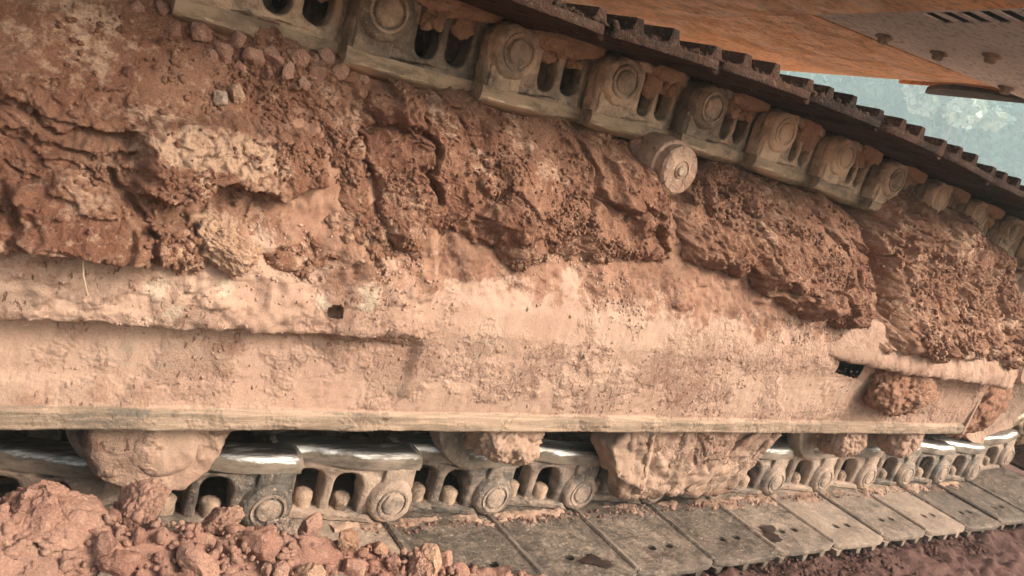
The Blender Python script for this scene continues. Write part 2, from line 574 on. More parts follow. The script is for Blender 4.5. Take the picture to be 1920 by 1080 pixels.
# ------------------------------------------------------------------ ground
def warp_axis(dense0, dense1, step, far):
    a = list(np.arange(dense0, dense1 + 1e-6, step))
    k, d = dense1, step
    up = []
    while k < far:
        d *= 1.25; k += d; up.append(k)
    k, d = dense0, step
    dn = []
    while k > -far:
        d *= 1.25; k -= d; dn.append(k)
    return np.array(dn[::-1] + a + up)

def hill_z(x, y):
    r = np.sqrt(x * x + y * y)
    base = sstep(45, 115, r) * 15.0
    return base + 1.0 * sstep(40, 90, r) * np.sin(x * 0.11) * np.cos(y * 0.09)

gx = warp_axis(0.7, 3.3, 0.0075, 400)
gy = warp_axis(0.10, 0.95, 0.0065, 400)
GX, GY = np.meshgrid(gx, gy, indexing='ij')
P2 = np.stack([GX.ravel(), GY.ravel(), np.zeros(GX.size)], 1)
near = 1 - sstep(3.0, 8.0, np.sqrt((P2[:, 0] - 1.5) ** 2 + P2[:, 1] ** 2))
d1, d2, cid = worley(P2, 0.035, 3)
gz = 0.030 * near * sstep(0.90, 0.76, P2[:, 1]) + near * (0.014 * fbm(P2, 0.16, 4, 5) + 0.010 * billow(P2, 0.035, 3, 8) - 0.012 + 0.010 * sstep(0.55, 0.15, d1) * (cid > 0.5))
gz = gz - 0.02 * near * sstep(0.75, 0.6, P2[:, 1]) + hill_z(P2[:, 0], P2[:, 1])
P2[:, 2] = gz
nx, ny = len(gx), len(gy)
idx = np.arange(nx * ny).reshape(nx, ny)
Q = np.stack([idx[:-1, :-1].ravel(), idx[1:, :-1].ravel(), idx[1:, 1:].ravel(), idx[:-1, 1:].ravel()], 1)
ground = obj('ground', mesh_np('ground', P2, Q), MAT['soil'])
tag(ground, 'dark reddish brown loose soil under and beside the track', kind='structure')

# ------------------------------------------------------------------ excavator root
exc = empty('excavator', (1.2, 1.1, 0.0))
tag(exc, 'muddy orange crawler excavator, track frame and chain seen close up', 'excavator')
def epart(name, me, mat):
    o = obj(name, me, mat, exc)
    o.matrix_parent_inverse = Matrix.Translation((-1.2, -1.1, 0))
    return o

YC = 1.105           # chain centre line
PITCH = 0.204

# ------------------------------------------------------------------ chain path
lower = [(0.645 + PITCH * k, 0.09) for k in range(-6, 11)]
uxs = [-0.8, 0.25, 0.43, 0.64, 0.84, 1.04, 1.28, 1.45, 1.66, 1.9, 2.25, 2.72]
uzs = [0.835, 0.814, 0.816, 0.822, 0.834, 0.843, 0.847, 0.843, 0.835, 0.829, 0.815, 0.805]
upper = [(0.43 + PITCH * k, float(np.interp(0.43 + PITCH * k, uxs, uzs))) for k in range(11, -6, -1)]
IDC = (2.72, 0.4475)
IDR = 0.3575
arcp = []
for k in range(1, 6):
    a = math.radians(-90 + 180 * (k * 0.2 / 1.2 + 0.0) + 2)
    arcp.append((IDC[0] + IDR * math.cos(a), IDC[1] + IDR * math.sin(a)))
pins = lower + arcp + upper

def link_meshes():
    """local frame: origin on the left pin, x towards the right pin (boss side), z away from the shoe, y = 0 the outer face.
    The boss end stands out, the other end is set back behind the neighbour's boss."""
    E = PITCH + 0.036
    def setback(x):
        return 0.034 * float(1 - sstep(0.030, 0.175, np.array(x)))
    b = MB()
    out = [(0.024, -0.036), (PITCH - 0.004, -0.0365)] + arc(PITCH, 0.0, 0.0365, -92, 0, 10) + [(E + 0.001, 0.030), (E - 0.002, 0.068), (0.040, 0.068), (0.036, 0.03), (0.038, -0.015)]
    def window(cx, w, z0, z1):
        return [(cx - w, z0), (cx, z0), (cx + w, z0)] + arc(cx, z1 - w, w, 0, 180, 12)
    w1, w2 = window(0.071, 0.0215, -0.026, 0.046), window(0.129, 0.0215, -0.026, 0.046)
    b.mesh(plate([out, w1, w2], 0.000, 0.034, 0.0055))
    # heavier foot bolted to the shoe
    b.mesh(plate([[(0.030, -0.0385), (PITCH - 0.018, -0.0385), (PITCH - 0.034, -0.0215), (0.036, -0.0215)]], -0.007, 0.046, 0.004))
    # inner tongue with the left bore
    b.mesh(plate([arc(0, 0, 0.036, 60, 300, 14) + [(0.046, -0.034), (0.046, 0.068), (-0.014, 0.068)]], 0.004, 0.032, 0.003))
    # rounded shoulder and boss on the outer face
    b.lathe([(0.0, -0.013), (0.032, -0.013), (0.0375, -0.009), (0.041, 0.003), (0.042, 0.012)], 'Y', (PITCH - 0.002, 0, 0.002), 36)
    b.mesh(plate([[(PITCH - 0.030, 0.0), (E - 0.003, 0.0), (E - 0.004, 0.060), (PITCH - 0.022, 0.060)]], -0.0045, 0.012, 0.0045))
    for v in b.v: v.y += setback(v.x)
    body = roughen(b.build('track_link'), 0.0016, 0.007, 12)
    r = MB()
    x0, x1 = 0.004, E + 0.002
    n = 16
    sec = [(-0.0035, 0.058), (-0.0055, 0.066), (-0.0055, 0.0735), (-0.0015, 0.0815), (0.0065, 0.0865), (0.036, 0.0865), (0.044, 0.0815), (0.046, 0.074), (0.044, 0.060)]
    wsec = [0, 0, 0.45, 1, 1, 0.9, 1, 0.4, 0]
    vs, fs = [], []
    m = len(sec)
    for i in range(n + 1):
        x = x0 + (x1 - x0) * i / n
        e = min(i, n - i)
        k = (0.92, 0.98, 1.0)[min(e, 2)]
        dz = (-0.003, -0.0006, 0)[min(e, 2)] - (0.0012 if i < 4 else 0)
        wave = 0.0005 * math.sin(i * 1.9)
        for (y, z) in sec:
            vs.append((x, 0.02 + (y - 0.02) * k + setback(x) + wave * (y < 0), 0.066 + (z - 0.066) * k + dz))
    for i in range(n):
        for k in range(m):
            k2 = (k + 1) % m
            fs.append([i * m + k, i * m + k2, (i + 1) * m + k2, (i + 1) * m + k])
    fs.append(list(range(m))); fs.append([n * m + k for k in range(m)][::-1])
    r.add(vs, fs)
    rail = r.build('rail', 50)
    wa = rail.attributes.new('wear', 'FLOAT', 'POINT')
    for i, d_ in enumerate(wa.data): d_.value = wsec[i % m] * (0.35 if i // m in (0, n) else 1.0)
    p = MB()
    p.lathe([(0.0, -0.0165), (0.016, -0.0165), (0.0185, -0.0145), (0.019, -0.009)], 'Y', (PITCH - 0.002, 0, 0.002), 30)
    p.lathe([(0.0225, -0.010), (0.023, -0.0155), (0.0265, -0.0155), (0.0275, -0.010)], 'Y', (PITCH - 0.002, 0, 0.002), 30)
    pin = p.build('pin')
    bt = MB()
    bt.lathe([(0.0, 0.026), (0.009, 0.026), (0.0145, 0.023), (0.0155, 0.0), (0.018, -0.003), (0.0185, -0.012)], 'Z', (0, 0, 0), 6)
    bolt = bt.build('bolt', 60)
    return body, rail, pin, bolt

LB, LR, LP, LBT = link_meshes()
def variant(me, mat):
    m2 = me.copy()
    m2.materials.clear()
    m2.materials.append(mat)
    return m2
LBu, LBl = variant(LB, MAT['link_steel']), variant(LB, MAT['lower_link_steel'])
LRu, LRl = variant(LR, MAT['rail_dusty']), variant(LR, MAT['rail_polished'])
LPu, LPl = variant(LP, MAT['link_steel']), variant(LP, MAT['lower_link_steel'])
LBTm = variant(roughen(LBT, 0.0018, 0.006, 19), MAT['bolt_steel'])

def shoe_mesh():
    b = MB()
    w = 0.312
    out = [(0.002, -w + 0.012), (0.012, -w + 0.003), (0.05, -w), (0.14, -w - 0.002), (0.180, -w + 0.001), (0.197, -w + 0.008), (0.205, -w + 0.022), (0.207, w - 0.03), (0.18, w), (0.03, w), (0.004, w - 0.03)]
    holes = []
    for sy in (-1, 1):
        for hx in (0.088, 0.134):
            holes.append(arc(hx, sy * (w - 0.070), 0.0095, 0, 330, 11))
    b.mesh(plate([out] + holes, -0.012, 0.0, 0.002, 'XY'))
    # overlapping lip at the trailing edge
    b.mesh(plate([[(-0.006, 0.002), (-0.003, 0.0058), (0.002, 0.0055), (0.012, 0.0005), (0.010, -0.006), (-0.003, -0.006)]], -w + 0.014, w - 0.014, 0.0015))
    # three grousers
    for gxp, hh in ((0.018, 0.017), (0.100, 0.021), (0.163, 0.019)):
        b.mesh(plate([[(gxp - 0.022, -0.0115), (gxp + 0.020, -0.0115), (gxp + 0.010, -0.016), (gxp + 0.0065, -0.012 - hh), (gxp - 0.0055, -0.012 - hh), (gxp - 0.011, -0.016)]], -w + 0.004, w - 0.004, 0.003))
    return b.build('track_shoe')
SH = shoe_mesh()
SHu, SHl = variant(SH, MAT['shaded_shoe_steel']), variant(SH, MAT['shoe_steel'])

def lumpy(name, sx, sy, sz, seed, sub=5, amp=0.25, power=2.0):
    """mud-caked rounded block"""
    bm = bmesh.new()
    bmesh.ops.create_icosphere(bm, subdivisions=sub, radius=1)
    me = bpy.data.meshes.new(name)
    bm.to_mesh(me); bm.free()
    n = len(me.vertices)
    co = np.empty(n * 3, np.float32); me.vertices.foreach_get('co', co); co = co.reshape(-1, 3).astype(float)
    k = (np.abs(co) ** power).sum(1) ** (-1.0 / power)
    co = co * k[:, None] * np.array([sx, sy, sz])
    s_ = min(sx, sy, sz)
    nrm = co / np.linalg.norm(co, axis=1)[:, None]
    q = co + seed * 3.7
    e1, e2, cj = worley(q + 0.004 * fbm(q, 0.01, 3, seed)[:, None], 0.017, seed + 5)
    k1, k2, ck = worley(q, 0.007, seed + 6)
    d = s_ * amp * (0.8 * fbm(q, s_ * 1.2, 4, seed) + 1.0 * (billow(q, s_ * 0.6, 4, seed + 5) - 0.5)) + 0.009 * (cj - 0.4) * sstep(0, 0.18, e2 - e1) + 0.004 * (ck - 0.4) * sstep(0, 0.2, k2 - k1)
    co += nrm * d[:, None]
    me.vertices.foreach_set('co', co.astype(np.float32).ravel())
    me.polygons.foreach_set('use_smooth', np.ones(len(me.polygons), bool))
    me.update()
    return me

mud_mat('link_mud', a=(0.40, 0.265, 0.165), b=(0.47, 0.325, 0.21), use_attr=False)
CAKES = [variant(lumpy('mud_cake', 0.052 + 0.008 * k, 0.011, 0.015, 500 + k, 5, 0.5, 2.4), MAT['link_mud']) for k in range(3)]
NUBS = [variant(lumpy('mud_cake', 0.018, 0.012, 0.015, 520 + k, 4, 0.4, 2.4), MAT['link_mud']) for k in range(3)]
NL = len(lower)
for i in range(len(pins) - 1):
    (x0, z0), (x1, z1) = pins[i], pins[i + 1]
    th = math.atan2(z1 - z0, x1 - x0)
    up = i >= NL
    jit = random.uniform(-0.004, 0.004)
    for side in (0, 1):
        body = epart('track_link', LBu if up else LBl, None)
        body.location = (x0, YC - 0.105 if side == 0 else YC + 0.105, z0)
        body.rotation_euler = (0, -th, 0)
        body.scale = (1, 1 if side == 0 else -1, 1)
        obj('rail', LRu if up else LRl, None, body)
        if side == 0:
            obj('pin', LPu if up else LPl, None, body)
            if up:
                mc = obj('mud_cake', random.choice(CAKES), None, body)
                mc.location = (0.098 + random.uniform(-0.012, 0.012), 0.008, -0.031)
                mc.rotation_euler = (0, random.uniform(-0.08, 0.08), -0.16)
                mc.scale = (random.uniform(0.6, 1.15), random.uniform(0.5, 1.1), random.uniform(0.6, 1.25))
                for bx in (0.071, 0.129):
                    nb_ = obj('mud_cake', random.choice(NUBS), None, body)
                    nb_.location = (bx + random.uniform(-0.004, 0.006), 0.010 + (0.022 if bx < 0.1 else 0.006), -0.010 + random.uniform(-0.006, 0.004))
                    nb_.rotation_euler = (0, random.uniform(-0.5, 0.5), 0)
                    nb_.scale = (random.uniform(0.7, 1.15),) * 2 + (random.uniform(0.5, 1.4),)
            for bx in (0.071, 0.129):
                bo = obj('bolt', LBTm, None, body)
                bo.location = (bx, 0.016 + (0.024 if bx < 0.1 else 0.009), -0.025)
                bo.rotation_euler = (0, 0, random.uniform(0, 1))
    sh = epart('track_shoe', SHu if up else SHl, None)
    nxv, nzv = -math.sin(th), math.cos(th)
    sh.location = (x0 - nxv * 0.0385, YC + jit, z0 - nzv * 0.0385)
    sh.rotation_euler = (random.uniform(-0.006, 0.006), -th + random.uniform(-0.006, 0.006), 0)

# ------------------------------------------------------------------ idler wheel
b = MB()
b.lathe([(0.05, -0.085), (0.075, -0.085), (0.09, -0.05), (0.20, -0.03), (0.235, -0.075), (0.276, -0.085), (0.281, -0.06), (0.2815, -0.045), (0.30, -0.035), (0.30, 0.035), (0.2815, 0.045), (0.276, 0.085), (0.05, 0.085)], 'Y', (0, 0, 0), 56)
me = b.build('idler_wheel')
idl = epart('idler_wheel', me, MAT['roller_dust'])
idl.location = (IDC[0], YC, IDC[1])
b = MB()
b.lathe([(0.0, -0.125), (0.05, -0.125), (0.06, -0.115), (0.06, -0.08)], 'Y', (0, 0, 0), 30)
obj('hub_cap', b.build('hub_cap'), MAT['roller_dust'], idl)

# ------------------------------------------------------------------ track frame: swept, dented, dust-caked side
XEND = 2.262
def frame_side():
    # (Y, z) of the outer skin going up; left of x = 0.55 a ledge overhangs a recessed web
    right = [(0.918, 0.268), (0.9, 0.2695), (0.899, 0.292), (0.907, 0.297), (0.900, 0.34), (0.893, 0.40), (0.886, 0.43), (0.888, 0.47), (0.903, 0.52), (0.928, 0.565), (0.965, 0.62), (1.0, 0.67)]
    left = [(0.918, 0.268), (0.9, 0.2695), (0.899, 0.292), (0.909, 0.297), (0.922, 0.33), (0.927, 0.398), (0.884, 0.401), (0.879, 0.408), (0.879, 0.456), (0.890, 0.495), (0.93, 0.565), (1.0, 0.67)]
    cnt = [2, 8, 3, 14, 20, 12, 4, 18, 18, 14, 10]
    def dense(pl):
        r = []
        for (a, c_), n in zip(zip(pl[:-1], pl[1:]), cnt):
            for i in range(n):
                t = i / n
                r.append((a[0] + (c_[0] - a[0]) * t, a[1] + (c_[1] - a[1]) * t))
        return np.array(r + [pl[-1]])
    R_, L_ = dense(right), dense(left)
    xs = np.concatenate([np.arange(-0.6, -0.1, 0.02), np.arange(-0.1, XEND, 0.0035), [XEND]])
    m = len(R_)
    V = np.zeros((len(xs), m, 3))
    w = 0.62 * np.clip((xs - 0.02) / 0.53, 0, 1) + 0.38 * sstep(0.545, 0.560, xs)
    V[:, :, 0] = xs[:, None]
    V[:, :, 1] = L_[None, :, 0] * (1 - w[:, None]) + R_[None, :, 0] * w[:, None]
    V[:, :, 2] = L_[None, :, 1] * (1 - w[:, None]) + R_[None, :, 1] * w[:, None]
    V = V.reshape(-1, 3)
    z = V[:, 2]
    lip = sstep(0.300, 0.292, z)
    amt = (1 - lip)
    ledge = ((V[:, 0] < 0.55) & (z > 0.40)) * 1.0
    d1, d2, ci = worley(V, 0.030, 21)
    # layered crust: plateaus with broken rims
    c1 = fbm(V, 0.075, 6, 31, 0.6)
    c2 = fbm(V * np.array([1, 1, 0.6]), 0.035, 5, 36, 0.62)
    h = amt * (0.0014 * sstep(0.02, 0.10, c1) + 0.0010 * sstep(0.15, 0.24, c2) + 0.0006 * fbm(V, 0.012, 4, 38) + 0.0025 * fbm(V, 0.2, 2, 39))
    h += amt * 0.003 * np.maximum(0, billow(V, 0.016, 3, 40) - 0.6) * sstep(-0.1, 0.5, fbm(V, 0.12, 3, 50))
    l1 = fbm(V, 0.05, 6, 60, 0.6)
    h += ledge * (0.0035 * sstep(-0.05, 0.04, l1) + 0.003 * sstep(0.25, 0.32, l1) + 0.0022 * fbm(V, 0.012, 4, 61) + 0.006 * sstep(0.35, 0.1, d1) * (ci > 0.80))
    h += lip * 0.0018 * fbm(V * np.array([0.4, 1, 1]), 0.022, 4, 70)
    # crust thickening upwards to the mud
    h += amt * sstep(0.45, 0.53, z) * (0.012 * np.maximum(0, fbm(V, 0.06, 5, 77, 0.6) + 0.25) + 0.004 * fbm(V, 0.015, 3, 78))
    V[:, 1] -= h
    V[:, 2] += ledge * 0.0022 * fbm(V, 0.025, 4, 80) * sstep(0.43, 0.405, z)
    idx = np.arange(len(xs) * m).reshape(len(xs), m)
    F = np.stack([idx[:-1, :-1].ravel(), idx[1:, :-1].ravel(), idx[1:, 1:].ravel(), idx[:-1, 1:].ravel()], 1)
    # openings: drain hole in the ledge, slot under the front bracket
    fc = V[F].mean(1)
    cut = (((fc[:, 0] - 0.414) / 0.0115) ** 2 + ((fc[:, 2] - 0.444) / 0.0095) ** 2 < 1) | ((fc[:, 0] > 1.545) & (fc[:, 0] < 1.64) & (fc[:, 2] > 0.418 - 0.12 * (fc[:, 0] - 1.545)) & (fc[:, 2] < 0.452))
    F = F[~cut]
    mm = sstep(0.455, 0.545, z + 0.035 * fbm(V, 0.06, 5, 91, 0.6))
    # dried whitish splashes on the ledge
    x_ = V[:, 0]
    sp = np.zeros(len(V))
    for (cx, cz, rx, rz) in [(0.205, 0.452, 0.022, 0.026), (0.225, 0.425, 0.014, 0.014), (0.455, 0.470, 0.024, 0.030), (0.395, 0.455, 0.016, 0.018), (0.275, 0.460, 0.016, 0.018), (0.02, 0.46, 0.05, 0.02)]:
        sp = np.maximum(sp, 1 - np.sqrt(((x_ - cx) / rx) ** 2 + ((z - cz) / rz) ** 2))
    return mesh_np('track_frame', V, F, True, {'lip': lip, 'splash': np.clip(sp * 1.2, 0, 0.8), 'mudmix': mm})
tf = epart('track_frame', frame_side(), MAT['frame_skin'])
tag(tf, 'long dust-caked steel track frame above the rollers')
# closed box behind the skin: bottom, end plate, top
b = MB()
b.box(-0.6, XEND - 0.004, 0.950, 1.30, 0.272, 0.46, 0.004)
inner = obj('frame_core', b.build('frame_core'), MAT['dark_steel'], tf)
b = MB()
b.mesh(plate([[(0.898, 0.270), (0.94, 0.270), (0.99, 0.60), (0.92, 0.50), (0.888, 0.43), (0.893, 0.40)]], XEND - 0.002, XEND + 0.010, 0.002, 'XY'))
for v in b.v:
    y_, z_, x_ = v.x, v.y, v.z
    v.x, v.y, v.z = x_, y_, z_
obj('end_plate', b.build('end_plate'), MAT['frame_dust'], tf)
# drain hole: short tube through the plate with dirt inside
b = MB()
b.lathe([(0.0125, -0.004), (0.0145, -0.002), (0.0150, 0.018), (0.0, 0.018)], 'Y', (0.414, 0.8885, 0.444), 24)
b.f = [f for f in b.f if not (len(f) == 24 and f[-1] == 0)]
b.f = [f for f in b.f if len(f) == 4 or f[0] != 92]
obj('drain_hole', roughen(b.build('drain_hole'), 0.0012, 0.004, 66), MAT['frame_dust'], tf)

# front yoke bracket: box cover standing proud of the frame near its end
def rough_box(name, x0, x1, y0, y1, z0, z1, amp=0.004, step=0.006, seed=0, slope=0.0):
    bm = bmesh.new()
    bmesh.ops.create_cube(bm, size=1)
    for v in bm.verts:
        v.co = Vector(((x0 + x1) / 2 + v.co.x * (x1 - x0), (y0 + y1) / 2 + v.co.y * (y1 - y0), (z0 + z1) / 2 + v.co.z * (z1 - z0)))
    bmesh.ops.bevel(bm, geom=bm.edges[:], offset=min(0.008, (y1 - y0) * 0.2), segments=2, affect='EDGES', profile=0.5)
    for _ in range(7):
        es = [e for e in bm.edges if e.calc_length() > step * 1.6]
        if not es: break
        bmesh.ops.subdivide_edges(bm, edges=es, cuts=1, use_grid_fill=True)
    bmesh.ops.triangulate(bm, faces=bm.faces[:])
    me = bpy.data.meshes.new(name)
    bm.to_mesh(me)
    bm.free()
    n = len(me.vertices)
    co = np.empty(n * 3, np.float32); me.vertices.foreach_get('co', co); co = co.reshape(-1, 3).astype(float)
    no = np.empty(n * 3, np.float32); me.vertex_normals.foreach_get('vector', no); no = no.reshape(-1, 3)
    e1, e2, cj = worley(co + 0.004 * fbm(co, 0.01, 3, seed)[:, None], 0.02, seed + 5)
    d = amp * (fbm(co, 0.04, 4, seed) + 1.2 * np.maximum(0, billow(co, 0.02, 4, seed + 9) - 0.5) + 0.9 * (cj - 0.4) * sstep(0, 0.2, e2 - e1))
    co = co + no * d[:, None]
    co[:, 2] += slope * (co[:, 0] - x0)
    me.vertices.foreach_set('co', co.astype(np.float32).ravel())
    me.polygons.foreach_set('use_smooth', np.ones(len(me.polygons), bool))
    me.update()
    return me

yb = epart('yoke_bracket', rough_box('yoke_bracket', 1.475, 2.255, 0.832, 0.97, 0.452, 0.540, 0.0035, 0.007, 5, -0.022), MAT['frame_dust'])
for v in yb.data.vertices:
    if v.co.y < 0.91: v.co.y += 0.060 * max(0.0, min(1.0, (1.68 - v.co.x) / 0.20)) + 0.55 * max(0.0, v.co.z - 0.470)
tag(yb, 'pale dust-covered bracket cover at the front end of the frame')
# ------------------------------------------------------------------ rollers and guard under the frame
def roller(x):
    b = MB()
    b.lathe([(0.03, -0.098), (0.06, -0.098), (0.080, -0.100), (0.098, -0.108), (0.105, -0.106), (0.108, -0.098), (0.108, -0.072), (0.101, -0.064), (0.082, -0.056), (0.078, 0.0), (0.082, 0.056), (0.108, 0.07), (0.108, 0.094), (0.06, 0.115)], 'Y', (0, 0, 0), 48)
    o = epart('track_roller', b.build('track_roller'), MAT['roller_steel'])
    o.location = (x, YC, 0.247)
    return o

for k, (x, wid) in enumerate([(-0.28, 0.066), (0.80, 0.062), (1.30, 0.066), (1.80, 0.056), (2.065, 0.054)]):
    r = roller(x)
    c_ = obj('mud_caked_collar', lumpy('mud_caked_collar', wid, 0.040, 0.064, 100 + k, 6, 0.16, 3.5), MAT['roller_dust'], r)
    c_.location = (0.0, -0.150, 0.008)
    c2 = obj('shaft_collar', MB().box(-wid * 0.95, wid * 0.95, -0.165, -0.118, -0.02, 0.05, 0.01).build('shaft_collar'), MAT['dark_steel'], r)

# nearest roller with its round shaft end
r = roller(0.262)
b = MB()
b.mesh(plate([[(-0.086, 0.035), (0.080, 0.035), (0.074, -0.01), (0.060, -0.058), (0.030, -0.080), (-0.03, -0.078), (-0.072, -0.062), (-0.086, -0.03)]], -0.177, -0.118, 0.009))
cb = obj('shaft_collar', roughen(b.build('shaft_collar'), 0.0035, 0.005, 71), MAT['roller_dust'], r)
b = MB()
b.lathe([(0.0005, -0.1815), (0.006, -0.1815), (0.012, -0.1815), (0.018, -0.1815), (0.024, -0.1815), (0.030, -0.1815), (0.036, -0.1795), (0.038, -0.174), (0.038, -0.16)], 'Y', (0.0, 0, -0.018), 36)
obj('shaft_end', roughen(b.build('shaft_end'), 0.0025, 0.005, 72), MAT['roller_dust'], r)

# track guide guard
gd = epart('guide_guard', rough_box('guide_guard', 1.055, 1.50, 0.925, 0.965, 0.095, 0.262, 0.007, 0.005, 44), MAT['roller_dust'])
tag(gd, 'mud-plastered guide guard plate hanging between the rollers')
for v in gd.data.vertices:
    z = v.co.z
    t = (0.262 - z) / 0.167
    if v.co.x < 1.28: v.co.x += 0.06 * t * max(0, (1.28 - v.co.x) / 0.22) - 0.0
    else: v.co.x -= 0.055 * t * max(0, (v.co.x - 1.28) / 0.22)
    v.co.y += 0.03 * t
for (xa, za, xb, zb) in [(1.10, 0.262, 1.16, 0.11), (1.20, 0.262, 1.215, 0.13), (1.42, 0.262, 1.30, 0.105), (1.49, 0.262, 1.43, 0.11)]:
    b = MB()
    d = Vector((xb - xa, 0, zb - za)); L = d.length
    b.box(0, L, -0.007, 0.012, -0.008, 0.008, 0.004)
    o = obj('rib', roughen(b.build('rib'), 0.003, 0.006, 74), MAT['roller_dust'], gd)
    o.location = (xa, 0.922, za)
    o.rotation_euler = Vector((d.x, 0.028, d.z)).to_track_quat('X', 'Y').to_euler()
b = MB()
b.mesh(plate([[(1.06, 0.262), (1.155, 0.262), (1.13, 0.20), (1.155, 0.125), (1.075, 0.155), (1.035, 0.215)]], 0.935, 1.0, 0.004))
obj('cheek_plate', roughen(b.build('cheek_plate'), 0.004, 0.006, 73), MAT['roller_dust'], gd)

# carrier roller under the upper run
b = MB()
b.lathe([(0.0, -0.02), (0.012, -0.021), (0.013, -0.019), (0.016, -0.019), (0.017, -0.021), (0.036, -0.020), (0.040, -0.016), (0.041, 0.0), (0.046, 0.002), (0.047, 0.012), (0.049, 0.02), (0.049, 0.17), (0.0, 0.17)], 'Y', (0, 0, 0), 48)
cr = epart('carrier_roller', b.build('carrier_roller'), MAT['roller_dust'])
cr.location = (0.966, 0.955, 0.726)
b = MB()
b.lathe([(0.0, -0.0245), (0.007, -0.0245), (0.009, -0.0215), (0.009, -0.018)], 'Y', (0, 0, 0), 20)
obj('plug', b.build('plug'), MAT['link_steel'], cr)

# undercarriage body between the two tracks
b = MB()
b.box(-0.9, 1.5, 1.48, 2.6, 0.46, 0.90, 0.02)
epart('car_body', b.build('car_body'), MAT['dark_steel'])
b = MB()
b.box(-0.9, 2.6, 2.75, 3.1, 0.06, 0.90, 0.03)
epart('far_track', b.build('far_track'), MAT['dark_steel'])

# ------------------------------------------------------------------ house (slewed about 17 degrees), seen from below
HA = Vector((0.2924, 0.9563, 0))       # along its length
HB = Vector((0.9563, -0.2924, 0))      # across
def HM(z):
    return Matrix(((HA.x, HB.x, 0, 0), (HA.y, HB.y, 0, 0), (0, 0, 1, z), (0, 0, 0, 1)))
def hpart(name, mb, mat, parent=None):
    for v in mb.v:
        v.xyz = HA * v.x + HB * v.y + Vector((0, 0, v.z))
    me = mb.build(name)
    if parent is not None:
        return obj(name, me, mat, parent)
    return epart(name, me, mat)

ZL, ZU = 1.20, 1.245
hb = MB()
hb.box(1.05, 4.6, -1.3, 1.311, ZL, 2.4, 0.010)
house = hpart('house_floor', hb, MAT['orange_paint'])
hb = MB()
hb.box(0.36, 1.045, -1.3, 0.50, ZL + 0.02, 2.4, 0.010)
hpart('shade_block', hb, MAT['orange_paint'])  # unseen block added to keep sun off the upper left mud
# orange belly with a rounded far edge
hb = MB()
prof = [(1.30, 2.3), (1.30, ZU), (1.75, ZU), (1.95, ZU + 0.002), (2.08, ZU + 0.008), (2.20, ZU + 0.020), (2.30, ZU + 0.034), (2.38, ZU + 0.050), (2.42, ZU + 0.068), (2.44, ZU + 0.11), (2.44, 2.3)]
vs, fs = [], []
A_ = [2.160, 2.5, 3.2, 3.9, 4.6]
for a in A_:
    for (bb, z) in prof: vs.append((a, bb, z))
m = len(prof)
for i in range(len(A_) - 1):
    for k in range(m):
        k2 = (k + 1) % m
        fs.append([i * m + k, i * m + k2, (i + 1) * m + k2, (i + 1) * m + k])
fs.append(list(range(m))); fs.append([(len(A_) - 1) * m + k for k in range(m)][::-1])
hb.add(vs, fs)
belly = hpart('counterweight', hb, MAT['orange_paint'])
# grey bottom cover with slots and bolts
hb = MB()
slots = []
for k in range(10):
    a0 = 1.70 - k * 0.056
    slots.append([(a0, 1.45), (a0 + 0.036, 1.45), (a0 + 0.040, 1.53), (a0 + 0.004, 1.53)])
cover = plate([[(1.06, 1.32), (2.148, 1.32), (2.148, 2.36), (1.06, 2.36)]] + slots, ZU + 0.002, ZU + 0.006, 0.0008, 'XY')
hb.mesh(cover)
cov = hpart('bottom_cover', hb, MAT['grey_plate'])
hb = MB()
hb.box(1.06, 2.145, 1.32, 2.35, ZU + 0.06, 2.3, 0.0)
hpart('engine_bay', hb, MAT['interior'])
for (a, bb) in [(2.075, 1.64), (2.015, 1.795), (1.83, 1.80), (1.62, 1.86), (2.09, 2.16)]:
    hb = MB()
    hb.lathe([(0.0, -0.020), (0.013, -0.020), (0.016, -0.016), (0.016, -0.004), (0.026, -0.004), (0.026, 0.004)], 'Z', (a, bb, ZU), 6)
    hpart('bolt', hb, MAT['bolt_steel'], cov)
lens = [(2.19 + 0.50 * t / 16, 2.405 - 0.11 * math.sin(math.pi * t / 16) ** 0.8) for t in range(17)] + [(2.69 - 0.50 * t / 8, 2.425) for t in range(9)]
hb = MB()
hb.mesh(plate([lens], ZU + 0.012, ZU + 0.028, 0.001, 'XY'))
hpart('lip_shade_plate', hb, MAT['interior'], belly)  # near-black plate painting the shade of the gap under the lip
# hinged flange on the belly's far lip
hb = MB()
pts = [(1.62, 2.245)] + [(1.62 + 0.9 * t / 14, 2.252 + 0.006 * math.sin(t)) for t in range(15)] + [(2.52, 2.235)]
hb.box(2.17, 2.9, 2.441, 2.455, ZU + 0.05, ZU + 0.16, 0.003)
hpart('lip', hb, MAT['orange_paint'], belly)

# ------------------------------------------------------------------ caked mud masses
def Y0(v):
    return 0.87 + 0.55 * (v - 0.48)

